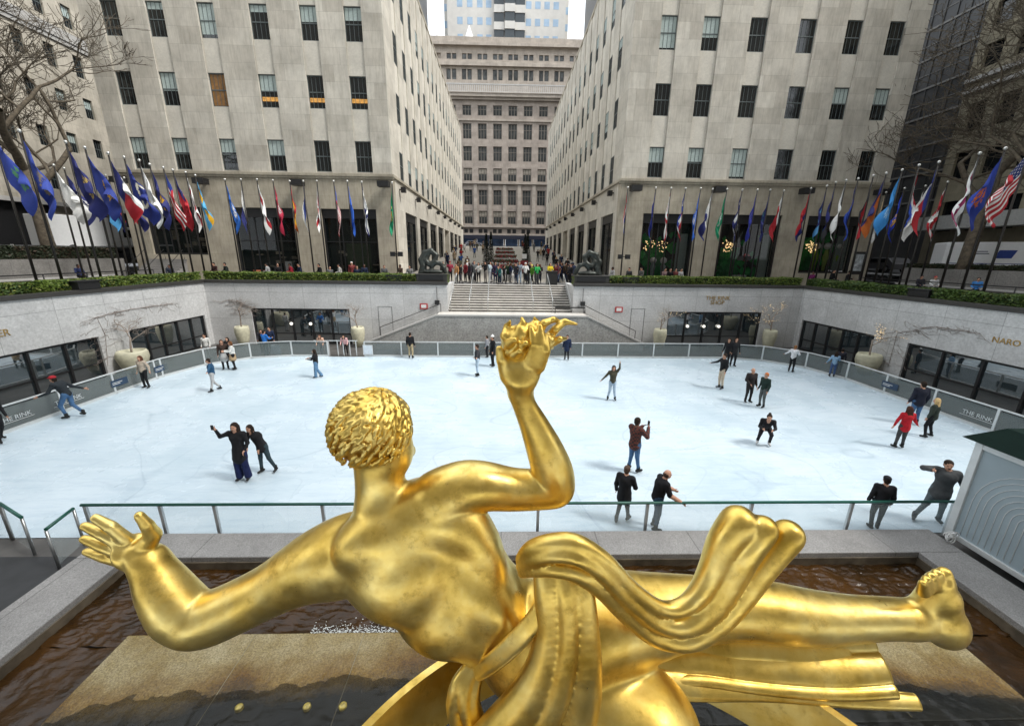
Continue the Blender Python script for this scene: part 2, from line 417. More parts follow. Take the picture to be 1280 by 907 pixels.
# ------------------------------------------------------------------ sunken court walls
def wall_open(name, axis, face, depth, a0, a1, z0, z1, ops, m, sgn):
    """wall whose visible face lies at `face`; ops = (from, to, top)"""
    b = MB(); d0, d1 = sorted((face, face+sgn*depth))
    def bx(p, q, za, zb):
        if q-p < 1e-3 or zb-za < 1e-3: return
        if axis == 'x': b.box(p, q, d0, d1, za, zb)
        else: b.box(d0, d1, p, q, za, zb)
    cur = a0
    for (p, q, t) in sorted(ops):
        bx(cur, p, z0, z1); bx(p, q, t, z1); cur = q
    bx(cur, a1, z0, z1)
    return b.build(name, m)
def storefront(x0, x1, y, z1, axis, label, n, sgn, rail=.75):
    """dark framed glass wall filling an opening; axis x: runs along x at y; axis y: runs along y at x"""
    e = empty('glass_storefront'); tag(e, label, 'storefront')
    fr = MB(); pn = MB()
    def bx(B, a, b_, d0, d1, za, zb):
        lo, hi = sorted((y+sgn*d0, y+sgn*d1))
        if axis == 'x': B.box(a, b_, lo, hi, za, zb)
        else: B.box(lo, hi, a, b_, za, zb)
    bx(fr, x0, x1, .12, .28, z1-.12, z1-.002); bx(fr, x0, x1, .12, .28, 0, .12)
    for i in range(n+1):
        c = x0+(x1-x0)*i/n; c = min(max(c, x0+.05), x1-.05)
        bx(fr, c-.05, c+.05, .10, .30, .12, z1-.12)
    bx(fr, x0+.1, x1-.1, .15, .25, rail, rail+.07)
    for i in range(n):
        a = x0+(x1-x0)*i/n; b_ = x0+(x1-x0)*(i+1)/n
        p = MB(); bx(p, a+.055, b_-.055, .19, .2, .13, z1-.13); p.build('pane', M['court_glass'], e)
    fr.build('frame', M['black'], e)
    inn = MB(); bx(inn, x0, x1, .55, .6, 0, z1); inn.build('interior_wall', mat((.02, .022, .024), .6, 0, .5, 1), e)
    return e
zc0, zc1 = 4.43, 4.65
def court_wall(label, axis, face, a0, a1, ops, sgn, group='walls of the sunken court'):
    o = wall_open('court_wall', axis, face, .35, a0, a1, -.02, zc0, ops, M['wall_x'] if axis == 'x' else M['wall_y'], sgn)
    tag(o, label, 'wall')
    c = MB(); lo, hi = sorted((face-sgn*.09, face+sgn*.55))
    if axis == 'x': c.box(a0, a1, lo, hi, zc0+.003, zc1)
    else: c.box(lo, hi, a0, a1, zc0+.003, zc1)
    c.build('coping', M['coping'], o, bevel=.015)
    return o
YW = 29.0; XL, XR = -21.3, 22.3
wl = court_wall('grey granite court wall along the left side of the rink, bare vines on it', 'y', XL, -2, YW+.35, [(5, 20.85, 2.2), (22.6, 28.5, 2.2)], -1)
wbl = court_wall('grey granite court wall left of the central stair', 'x', YW, XL+.002, -4.0, [(-18.3, -11.2, 2.65)], 1)
wbr = court_wall('grey granite court wall right of the central stair with gold shop lettering', 'x', YW, 5.2, XR-.002, [(12.4, 19.5, 2.65)], 1)
wr = court_wall('grey granite court wall along the right side of the rink with NARO lettering', 'y', XR, -2, YW+.35, [(5, 20.6, 2.2), (22.6, 28.5, 2.2)], 1)
storefront(5, 20.85, XL, 2.2, 'y', 'long dark framed glass restaurant front under the ER lettering at the left', 10, -1)
storefront(22.6, 28.5, XL, 2.2, 'y', 'dark glass front in the left wall, beyond the first urn', 5, -1)
storefront(-18.3, -11.2, YW, 2.65, 'x', 'dark glass cafe front in the back wall left of the stair', 5, 1)
storefront(12.4, 19.5, YW, 2.65, 'x', 'dark glass shop front under the THE RINK SHOP lettering', 5, 1)
storefront(22.6, 28.5, XR, 2.2, 'y', 'dark glass front in the right wall between two urns', 5, 1)
storefront(5, 20.6, XR, 2.2, 'y', 'long dark framed glass restaurant front under the NARO lettering', 9, 1)
# globe lamps seen through the two back fronts
for x, lb in ((-15.55, 'left round white globe lamp in the cafe front'), (-14.15, 'right round white globe lamp in the cafe front'), (14.0, 'leftmost globe lamp in the rink shop front'), (15.25, 'middle globe lamp in the rink shop front'), (16.4, 'rightmost globe lamp in the rink shop front')):
    tag(MB().sphere((x, YW+.05, 1.52 if x < 0 else 1.55), .11, 14).build('globe_lamp', M['bulb_white']), lb, 'lamp', 'globe lamps behind the shop fronts')
# lettering
text('lettering', 'THE RINK\nSHOP', .42, M['brass'], (R_(90), 0, 0), (15.98, YW-.02, 3.55), wbr)
text('lettering', 'NARO', .36, M['brass'], (R_(90), 0, R_(-90)), (XR-.02, 16.5, 3.04), wr)
text('lettering', 'ER', .42, M['brass'], (R_(90), 0, R_(90)), (XL+.02, 17.0, 3.0), wl)
# red fire signs and service doors drawn as joints
for x, z_ in ((-5.75, 2.9), (8.65, 2.78)):
    e = MB().box(x-.28, x+.28, YW-.05, YW-.004, z_-.2, z_+.2).build('fire_notice', mat((.42, .03, .03), .5))
    MB().box(x-.19, x+.19, YW-.056, YW-.0505, z_-.12, z_+.12).build('plate', M['white'], e)
    tag(e, 'small red framed white notice on the court wall %s of the stair' % ('left' if x < 0 else 'right'), 'sign')
for x, side in ((-4.75, 'left'), (5.9, 'right')):
    e = MB().box(x-.16, x+.16, YW-.25, YW-.05, 3.05, 3.35).tube([(x, YW-.08, 3.35), (x, YW-.08, 4.3)], .02, 6).build('loudspeaker', M['black'])
    tag(e, 'small black loudspeaker hanging on the court wall just %s of the stair' % side, 'speaker')
for x in (-8.6, 10.1):
    b = MB()
    for dx in (-.5, .5): b.box(x+dx-.012, x+dx+.012, YW-.012, YW-.003, .0, 2.85)
    b.box(x-.5, x+.5, YW-.012, YW-.003, 2.83, 2.85)
    tag(b.build('service_door', M['coping']), 'flush stone service door in the court wall %s of the stair' % ('left' if x < 0 else 'right'), 'door')

# ------------------------------------------------------------------ central stair
ZL = 2.5
st = empty('grand_stair'); tag(st, 'wide pale granite stair leading from the rink court up to the street', 'stairs')
b = MB(); n = 11; y0, y1 = 29.2, 33.2
for i in range(n):
    ya = y0+(y1-y0)*i/n; za = ZL+(ZP-ZL)*(i+1)/n
    b.box(-3.98, 5.18, ya, y1+.01, za-(ZP-ZL)/n+(.0 if i else 0), za-.04)
    b.box(-3.98, 5.18, ya-.03, y1+.01, za-.04, za)
b.build('steps', M['step'], st)
b = MB()
for i in range(n):
    ya = y0+(y1-y0)*i/n; za = ZL+(ZP-ZL)*(i+1)/n; b.box(-3.975, 5.175, ya-.004, ya-.001, za-(ZP-ZL)/n+.005, za-.045)
b.build_each('riser', mat((.16, .15, .14), .8, 0, .4, 3), st)
MB().box(-4.6, 6.0, 27.62, 29.2, ZL-.2, ZL).build('landing', M['step'], st)
b = MB()
P = [(-9.2, .0), (9.9+.3, .0), (9.9+.3, .45), (6.0, 2.42), (-4.6, 2.42), (-9.2, .6)]
vs = [(x, 27.3, z_) for x, z_ in P]+[(x, 27.6, z_) for x, z_ in P]; k = len(P)
b._add(vs, [tuple(range(k)), tuple(range(2*k-1, k-1, -1))]+[(i, i+k, (i+1) % k+k, (i+1) % k) for i in range(k)])
b.build('front_wall', M['stair_wall'], st)
b = MB()
for (xa, za), (xb, zb) in (((-9.25, .6), (-4.6, 2.423)), ((-4.6, 2.423), (6.0, 2.423)), ((6.0, 2.423), (10.25, .45))):
    v = [(xa, 27.26, za), (xb, 27.26, zb), (xb, 27.64, zb), (xa, 27.64, za)]
    b._add(v+[(p[0], p[1], p[2]+.11) for p in v], [(0, 3, 2, 1), (4, 5, 6, 7), (0, 1, 5, 4), (1, 2, 6, 5), (2, 3, 7, 6), (3, 0, 4, 7)])
b.build('wall_cap', M['light_trim'], st)
for s, xa, xb in ((-1, -4.6, -9.2), (1, 6.0, 10.2)):
    b = MB()
    for i in range(14):
        x0_ = xa+(xb-xa)*i/14; x1_ = xa+(xb-xa)*(i+1)/14; b.box(min(x0_, x1_), max(x0_, x1_), 27.62, 28.98, 0, max(.05, ZL-(i+1)*ZL/14.5))
    b.build('side_steps', M['step'], st)
b = MB(); b.box(-4.35, -4.0, 29.36, 33.2, ZL, 4.42).box(5.2, 5.55, 29.36, 33.2, ZL, 4.42); b.build_each('cheek_wall', M['wall_y'], st)
b = MB()
for x in (-6.6, -4.62, -2.2, .3, 3.4, 6.02, 7.9): b.box(x-.018, x+.018, 27.292, 27.299, .01, 2.40 if -4.7 < x < 6.1 else 1.45)
b.build_each('wall_joint', M['light_trim'], st)
xs_b = (-3.8, -2.43, -1.07, 2.27, 3.71, 5.05); xs_l = ('at the left edge of the central stair', 'second from the left on the central stair', 'third from the left on the central stair', 'third from the right on the central stair', 'second from the right on the central stair', 'at the right edge of the central stair')
for x, lb in zip(xs_b, xs_l):
    b = MB()
    b.tube([(x, 29.0, ZL+.5), (x, 29.15, ZL+.92), (x, 33.1, ZP+.92), (x, 33.5, ZP+.92), (x, 33.6, ZP+.8)], .028, 6)
    for yy, zz in ((29.15, ZL), (31.1, (ZL+ZP)/2), (33.2, ZP)): b.tube([(x, yy, zz), (x, yy, zz+.92)], .024, 6)
    tag(b.build('stair_handrail', M['metal']), 'steel handrail ' + lb, 'handrail', 'handrails of the central stair')
for s, (xa, za), (xb, zb) in ((-1, (-4.5, 3.2), (-9.0, 1.35)), (1, (6.0, 3.2), (10.0, 1.2))):
    b = MB().tube([(xa, 28.85, za-.1), (xb, 28.85, zb)], .025, 6).tube([(xb, 28.85, zb), (xb, 28.85, .1)], .025, 6).tube([(xa, 28.85, za-.1), (xa, 28.85, ZL)], .025, 6)
    tag(b.build('stair_handrail', M['black']), 'dark sloping handrail on the court wall %s of the landing' % ('left' if s < 0 else 'right'), 'handrail', 'wall handrails')
tag(MB().tube([(3.9, 28.9, ZL), (3.9, 28.9, ZL+.4), (6.1, 28.9, ZL+.4), (6.1, 28.9, ZL)], .05, 6).build('low_barrier', M['black']), 'low black barrier across the foot of the right stair flight', 'barrier')

# ------------------------------------------------------------------ rink boards
def path_pts():
    pts = []; x0, x1, y1, r = -18.4, 19.5, 25.4, 4.6
    yy = 6.6
    while yy < y1-r-.3: pts.append((x0, yy)); yy += 2.3
    for i in range(0, 4): a = R_(180-30*i); pts.append((x0+r+r*math.cos(a), y1-r+r*math.sin(a)))
    xx = x0+r+2.35
    while xx < x1-r-.6: pts.append((xx, y1)); xx += 2.4
    for i in range(0, 4): a = R_(90-30*i); pts.append((x1-r+r*math.cos(a), y1-r+r*math.sin(a)))
    yy = y1-r-2.3
    while yy > 9.5: pts.append((x1, yy)); yy -= 2.3
    return pts
pp = path_pts()
rb = empty('rink_barrier'); tag(rb, 'curved rink barrier of grey glass panels with pale posts and top rail', 'barrier')
m, nt, b = _new('panel_glass'); b.inputs['Base Color'].default_value = (.16, .19, .19, 1); b.inputs['Roughness'].default_value = .12; b.inputs['Alpha'].default_value = .48
M['panel'] = m
post0 = MB().box(-.045, .045, -.035, .035, 0, 1.0).build('post', M['alu'], rb, bevel=.006)
kb = MB(); HB = 1.0
skip = set()
for i, (x, y) in enumerate(pp):
    if i == 0: post0.location = (x, y, 0); o = post0
    else:
        o = post0.copy(); COL.objects.link(o); o.parent = rb; o.location = (x, y, 0)
    a, c = pp[max(i-1, 0)], pp[min(i+1, len(pp)-1)]; o.rotation_euler = (0, 0, math.atan2(c[1]-a[1], c[0]-a[0]))
tr = MB()
for i in range(len(pp)-1):
    (xa, ya), (xb, yb) = pp[i], pp[i+1]
    # bend each bay on the curve
    d = Vector((xb-xa, yb-ya, 0)); L = d.length; u = d/L; ang = math.atan2(u.y, u.x)
    gate = (abs((xa+xb)/2+11.2) < 1.2 and ya > 25)
    c = ((xa+xb)/2, (ya+yb)/2)
    if gate:
        continue
    MB().obox((c[0], c[1], .53), L-.1, .012, .8, ang).build('panel', M['panel'], rb)
    tr.obox((c[0], c[1], 1.01), L-.0, .07, .05, ang+.0003); tr.obox((c[0], c[1], .055), L-.09, .10, .11, ang)
tr.build_each('rail', M['alu'], rb)
def on_path(pt, zz, off=.02):
    best = None
    for i in range(len(pp)-1):
        a, b_ = Vector((*pp[i], 0)), Vector((*pp[i+1], 0)); d = b_-a; t = max(.1, min(.9, (Vector((pt[0], pt[1], 0))-a).dot(d)/d.length_squared)); q = a+d*t
        e = (q-Vector((pt[0], pt[1], 0))).length
        if best is None or e < best[0]: best = (e, q, math.atan2(d.y, d.x))
    return best
CEN = Vector((.5, 16, 0))
def board_sign(px, py, txt, label):
    g = gz(px, py, .55); e, q, ang = on_path(g, .5)
    n_ = Vector((math.sin(ang), -math.cos(ang), 0))
    if n_.dot(CEN-q) < 0: n_ = -n_; ang += math.pi
    # sign face looks at the ice
    rz = math.atan2(n_.x, -n_.y)
    p = q+n_*.03; p.z = .5
    if txt == 'THE RINK':
        o = text('lettering', txt, .24, M['alu'], (R_(90), 0, rz), (p.x, p.y, .40), None, .003)
        MB().box(-.6, .6, -.06, -.05, -.004, .004).build('underline', M['white'], o)
        tag(o, label, 'lettering')
    else:
        o = MB().box(-.42, .42, -.012, .0, -.16, .16).build('rink_sign', mat((.02, .045, .09), .4)); o.location = p; o.rotation_euler = (0, 0, rz)
        b2 = MB().box(-.36, .14, -.016, -.013, .02, .045).box(-.36, .02, -.016, -.013, -.055, -.03); b2.build('writing', M['white'], o); tag(o, label, 'sign')
board_sign(50, 519, 'THE RINK', 'white THE RINK lettering on the nearest left barrier panel')
board_sign(108, 497, 'THE RINK', 'white THE RINK lettering on the second left barrier panel')
board_sign(1196, 517, 'THE RINK', 'white THE RINK lettering on the right barrier panel near the kiosk')
board_sign(147, 476, 'x', 'small navy notice on the left barrier in front of the urn')
board_sign(199, 458, 'x', 'small navy notice on the left barrier beyond the urn')
board_sign(1107, 479, 'x', 'small navy notice on the right barrier below the urn')
# gate frames by the cafe
for (px, lb) in ((345, 'white notice board on the barrier left of the gate'), (460, 'white notice board on the barrier right of the gate')):
    g = gy(px, 437, 25.33); o = MB().box(-.32, .32, -.02, .0, -.33, .33).build('notice_board', M['alu']); o.location = g
    MB().box(-.27, .27, -.026, -.0205, -.28, .28).build('paper', mat((.62, .68, .74), .5), o); tag(o, lb, 'sign')
b = MB()
for px in (396, 404, 412, 423, 430, 438, 446):
    x = gy(px, 440, 25.6).x; b.box(x-.025, x+.025, 25.55, 25.6, 0, 1.0)
b.box(gy(394, 440, 25.6).x, gy(448, 440, 25.6).x, 25.55, 25.6, 1.0, 1.05)
tag(b.build('gate_frame', M['alu']), 'pale metal gate bars where two people lean by the cafe', 'gate')

# ------------------------------------------------------------------ fountain
fo = empty('fountain_basin'); tag(fo, 'granite fountain basin in the foreground with wide grey rim', 'fountain')
b = MB(); zr = .32
ox0, ox1, oy1 = -9.0, 10.35, 7.88; ix0, ix1, iy1 = -7.95, 9.32, 7.12
b.box(ox0, ox1, iy1, oy1, 0.002, zr); b.box(ox0, ix0, -4, iy1, 0.002, zr); b.box(ix1, ox1, -4, iy1, .002, zr)
b.build('rim', M['rim'], fo, bevel=.02)
b = MB(); b.box(ix0, ix1, iy1-.03, iy1-.001, -.6, .2).box(ix0+.001, ix0+.03, -4, iy1, -.6, .2).box(ix1-.03, ix1-.001, -4, iy1, -.6, .2)
b.build('inner_wall', mat((.10, .08, .055), .6, 0, .5, 4), fo)
# stone shelf under the sculpture with water sliding over it
m, nt, bs = _new('wet_shelf'); M['shelf'] = m
n1 = noise_fac(nt, 40, 5, .8); n2 = noise_fac(nt, .9, 5, .6); n3 = noise_fac(nt, 5, 6, .7, stretch=(1.6, .8, 1))
g1 = ramp(nt, n1.outputs[0], [(.35, (.16, .125, .06)), (.65, (.50, .43, .25))])
g2 = ramp(nt, n2.outputs[0], [(.35, (.55, .42, .12)), (.65, (1, 1, 1))])
c = mix(nt, g1.outputs[0], g2.outputs[0], 1, 'MULTIPLY')
# shelf colour turns brown, then near black, where water runs over it
tcs = N(nt, 'ShaderNodeTexCoord'); sps = N(nt, 'ShaderNodeSeparateXYZ'); nt.links.new(tcs.outputs['Object'], sps.inputs[0])
mm1 = N(nt, 'ShaderNodeMath', operation='SUBTRACT'); nt.links.new(sps.outputs[0], mm1.inputs[0]); mm1.inputs[1].default_value = .9
mm2 = N(nt, 'ShaderNodeMath', operation='MULTIPLY'); nt.links.new(mm1.outputs[0], mm2.inputs[0]); nt.links.new(mm1.outputs[0], mm2.inputs[1])
mm3 = N(nt, 'ShaderNodeMath', operation='MULTIPLY_ADD'); nt.links.new(mm2.outputs[0], mm3.inputs[0]); mm3.inputs[1].default_value = .011; nt.links.new(sps.outputs[1], mm3.inputs[2])
mm4 = N(nt, 'ShaderNodeMath', operation='MULTIPLY_ADD'); nt.links.new(n2.outputs[0], mm4.inputs[0]); mm4.inputs[1].default_value = .9; nt.links.new(mm3.outputs[0], mm4.inputs[2])
fa = ramp(nt, mm4.outputs[0], [(0, (.04, .045, .04)), (.4, (.62, .46, .18)), (1, (1, 1, 1))])
mr = N(nt, 'ShaderNodeMapRange'); nt.links.new(mm4.outputs[0], mr.inputs[0]); mr.inputs[1].default_value = 4.95; mr.inputs[2].default_value = 5.75; nt.links.new(mr.outputs[0], fa.inputs[0])
c = mix(nt, c, fa.outputs[0], 1, 'MULTIPLY')
nt.links.new(c, bs.inputs['Base Color']); bs.inputs['Roughness'].default_value = .16
bump(nt, bs, n3.outputs[0], .8, .05)
b = MB(); b.box(-6.35, 7.88, 3.9, 5.38, -.5, .28).build('shelf', M['shelf'], fo, bevel=.02)
j = MB()
for x in (-4.2, -2.35, 3.9, 5.9): j.box(x-.006, x+.006, 3.95, 5.36, .2795, .2815)
j.build('shelf_joints', mat((.20, .17, .10), .7), fo)
def water_mat(name, base, streak, sc=(2.2, 3.5, 1), rough=.05, bstr=1.0):
    m, nt, b = _new(name); n1 = noise_fac(nt, 2.2, 5, .6, stretch=sc); n2 = noise_fac(nt, .8, 3)
    r = ramp(nt, n2.outputs[0], [(.35, base), (.65, streak)])
    nt.links.new(r.outputs[0], b.inputs['Base Color'])
    b.inputs['Roughness'].default_value = rough; b.inputs['Specular IOR Level'].default_value = .5; b.inputs['IOR'].default_value = 1.36
    bump(nt, b, n1.outputs[0], .35, .06); return m
def water_grid(name, x0, x1, y0, y1, z, amp, m, sx=1.0, nx=420, ny=110, fall=None):
    vs = []; fs = []
    from mathutils import noise as mn
    for j_ in range(ny+1):
        for i in range(nx+1):
            x = x0+(x1-x0)*i/nx; y = y0+(y1-y0)*j_/ny
            h_ = mn.noise(Vector((x*2.2*sx, y*3.0, 1.3)))*.5+(.5-abs(mn.noise(Vector((x*3.6*sx, y*7, 5)))))*.62+(.5-abs(mn.noise(Vector((x*8*sx, y*13, 9)))))*.22-.4
            zz = z+h_*amp
            if fall: zz += fall(x, y)
            vs.append((x, y, zz))
    for j_ in range(ny):
        for i in range(nx):
            a = j_*(nx+1)+i; fs.append((a, a+1, a+nx+2, a+nx+1))
    b = MB(); b._add(vs, fs, 0, True); return tag(b.build(name, m), kind='structure')
M['pool'] = water_mat('pool_water', (.016, .008, .002), (.06, .026, .006))
M['dark_water'] = water_mat('dark_water', (.006, .008, .008), (.018, .016, .009), (1.5, 3, 1))
M['dark_water'].node_tree.nodes['Principled BSDF'].inputs['Alpha'].default_value = .42
water_grid('pool_water', ix0+.03, ix1-.03, 5.38, iy1-.03, .04, .06, M['pool'], sx=1.5)
water_grid('pool_water', ix0+.03, -6.36, 1.5, 5.38, .02, .05, M['pool'], nx=40, ny=100)
water_grid('pool_water', 7.89, ix1-.03, 1.5, 5.38, .02, .05, M['pool'], nx=40, ny=100)
# deeper water in front of the shelf, spilling over its edge
def fall(x, y):
    e = 5.15+.06*math.sin(x*.9)+.06*math.sin(x*2.3+1)-.012*(x-.9)**2; t = (e-y)/.55
    return -.10+.15*max(0, min(1, t))
water_grid('spill_water', -6.3, 7.8, 1.5, 5.2, .275, .045, M['dark_water'], sx=1.5, nx=420, ny=200, fall=fall)
fw = MB(); from mathutils import noise as mn
random.seed(3)
for i in range(6500):
    x = random.uniform(-3.4, 2.4); y = 5.40+abs(random.gauss(0, .13)); s_ = random.uniform(.003, .010)
    fw.sphere((x, y, .05+random.random()*.03), s_, 5, 0, (1.6, 1, .5))
tag(fw.build('foam', mat((.75, .78, .76), .4)), 'white foam where water drops behind the shelf', 'foam', kind='stuff')
# sunken yellow lamps under the spilling water
for px, py, lb in ((298, 880, 'left sunken yellow fountain lamp in the dark water'), (383, 879, 'middle sunken yellow fountain lamp in the dark water'), (428, 878, 'right sunken yellow fountain lamp beside the gilded ring')):
    g = gz(px, py, .36); tag(MB().lathe((g.x, g.y, .312), [(0, .016), (.035, .014), (.055, .004), (.06, -.1)], 14).build('fountain_lamp', mat((.42, .33, .08), .25, 0, .6, 25)), lb, 'lamp', 'sunken fountain lamps')
# black rubber mats left of the basin
sheet('rubber_flooring', [[(-22, -4, -.012), (-9.02, -4, -.012), (-9.02, 7.55, -.012), (-22, 7.55, -.012)]], M['mat_dark'])

# glass guard rail behind the basin
gr = empty('guard_rail'); tag(gr, 'glass guard rail with dark green top rail between ice and fountain', 'railing')
yr = 8.03
MB().tube([(-9.62, yr, .97), (11.05, yr, .97)], .035, 8).build('top_rail', M['green_rail'], gr)
posts = [-9.55, -7.87, -6.64, -4.17, -1.6, .87, 3.48, 6.0, 8.46, 10.99]
for x in posts: MB().box(x-.035, x+.035, yr-.02, yr+.04, -.01, .94).build('post', M['metal'], gr, bevel=.005)
m, nt, b = _new('clear_glass'); b.inputs['Base Color'].default_value = (.75, .85, .86, 1); b.inputs['Roughness'].default_value = .02; b.inputs['Alpha'].default_value = .13; M['clear'] = m
for a, c in zip(posts[:-1], posts[1:]): MB().box(a+.05, c-.05, yr+.006, yr+.014, .06, .9).build('glass_panel', M['clear'], gr)
def short_rail(p, q, label, s=0):
    e = empty('guard_rail'); tag(e, label, 'railing', None)
    p, q = Vector(p), Vector(q); d = (q-p).normalized()
    MB().tube([p+Vector((0, 0, .97)), q+Vector((0, 0, .97))], .035, 8).build('top_rail', M['green_rail'], e)
    for r_ in (p, q): MB().tube([r_, r_+Vector((0, 0, .94))], .035, 4).build('post', M['metal'], e)
    b = MB(); a1 = p+d*.05; a2 = q-d*.05; n_ = Vector((-d.y, d.x, 0))*.004
    vs = [a1-n_, a2-n_, a2+n_, a1+n_]; v8 = [(v.x, v.y, .08) for v in vs]+[(v.x, v.y, .9) for v in vs]
    b._add(v8, [(0, 3, 2, 1), (4, 5, 6, 7), (0, 1, 5, 4), (1, 2, 6, 5), (2, 3, 7, 6), (3, 0, 4, 7)]); b.build('glass_panel', M['clear'], e)
short_rail((-9.66, 7.9, 0), (-9.5, 7.2, 0), 'short glass rail return at the left end of the guard rail')
short_rail((-10.45, 7.6, 0), (-11.5, 8.1, 0), 'short open glass gate at the far left edge of the ice')
short_rail((-11.56, 8.12, 0), (-18.2, 8.12, 0), 'glass rail running left from the gate along the ice edge')

# kiosk at the right end of the basin
ks = empty('kiosk', (0, 0, 0)); tag(ks, 'grey kiosk with dark green roof and arched line pattern at the right', 'kiosk')
kx, ky0, ky1, kz = 10.62, 4.2, 7.72, 2.75
MB().box(kx, 14.5, ky0, ky1, .33, kz).build('wall', mat((.30, .37, .41), .45, 0, .08, 1.5), ks)
b = MB(); b.box(kx-.05, kx+.04, ky1-.13, ky1+.02, .33, kz).box(kx-.05, kx+.04, ky0, ky1-.13, kz-.16, kz-.001).box(kx-.05, kx+.04, ky0, ky1-.13, .33, .45)
b.build('frame', M['alu'], ks, bevel=.01)
b = MB()
V = [(kx-.18, ky0-.1, kz), (14.7, ky0-.1, kz), (14.7, ky1+.2, kz), (kx-.18, ky1+.2, kz)]
V2 = [(kx+.25, ky0+.3, kz+.38), (14.3, ky0+.3, kz+.38), (14.3, ky1-.2, kz+.38), (kx+.25, ky1-.2, kz+.38)]
b._add(V+V2, [(0, 3, 2, 1), (4, 5, 6, 7), (0, 1, 5, 4), (1, 2, 6, 5), (2, 3, 7, 6), (3, 0, 4, 7)]); b.build('roof', mat((.008, .018, .015), .95, spec=.1), ks)
b = MB()
yc = 6.45
for i in range(9):
    r = .10+.115*i; pts = [(kx-.012, yc-r, .5)]
    for k in range(17): a = math.pi*k/16; pts.append((kx-.012, yc-r*math.cos(a), 1.38+r*math.sin(a)))
    pts.append((kx-.012, yc+r, .5)); b.tube(pts, .005, 5)
b.build('arch_pattern', M['white'], ks)
cb = MB(); random.seed(5); c0 = Vector((10.38, 7.45, .42))
for k in range(5):
    pts = [c0+Vector((.11*math.cos(a)*(1+.2*math.sin(k*2)), .05*math.sin(a+k), .10*math.sin(a)+.02*k)) for a in [2*math.pi*i/20 for i in range(21)]]
    cb.tube(pts, .012, 5)
tag(cb.build('cable_coil', M['white']), 'coil of white cable on the basin rim by the kiosk', 'cable')
# ================================================================== BUILDINGS
GL = [M['winframe'], M['glass'], M['blind'], M['warm'], M['wood']]
def window_proto(wd, ht, blind=0, warm=0):
    """sash window facing -y, origin bottom centre; frame mesh with pane (and blind) as sub-parts"""
    b = MB(); f = .05
    b.box(-wd/2, wd/2, -.05, .0, 0, f).box(-wd/2, wd/2, -.05, .0, ht-f, ht).box(-wd/2, -wd/2+f, -.05, 0, f, ht-f).box(wd/2-f, wd/2, -.05, 0, f, ht-f)
    b.box(-wd/2+f, wd/2-f, -.06, -.01, ht*.5-.035, ht*.5+.035)
    for i in (1, 2, 3):
        x = -wd/2+wd*i/4; b.box(x-.014, x+.014, -.045, -.012, f, ht*.5-.036); b.box(x-.014, x+.014, -.045, -.012, ht*.5+.036, ht-f)
    o = b.build('window', M['winframe'])
    MB().box(-wd/2+f, wd/2-f, -.02, -.014, f, ht-f).build('pane', M['glass'], o)
    if blind: MB().box(-wd/2+f+.01, wd/2-f-.01, -.028, -.0215, ht-f-(ht-2*f)*blind, ht-f-.01).build('blind', M['blind'], o)
    if warm == 1: MB().box(-wd/2+f+.01, wd/2-f-.01, -.028, -.0215, ht*.2, ht*.33).build('lit_ceiling', M['warm'], o)
    if warm == 2: MB().box(-wd/2+f+.01, wd/2-f-.01, -.028, -.0215, f+.02, ht-f-.02).build('lit_curtain', M['wood'], o)
    return o
protos = {}
def put_window(parent, x, y, z, wd, ht, rz, blind=0, warm=0):
    k = (wd, ht, blind, warm)
    if k not in protos: o = window_proto(*k); protos[k] = o
    else: o = copy_tree(protos[k])
    o.parent = parent; o.location = (x, y, z); o.rotation_euler = (0, 0, rz); return o
ROWS = [(13.08, 15.42), (17.70, 20.02), (22.30, 24.60), (26.90, 29.20)]
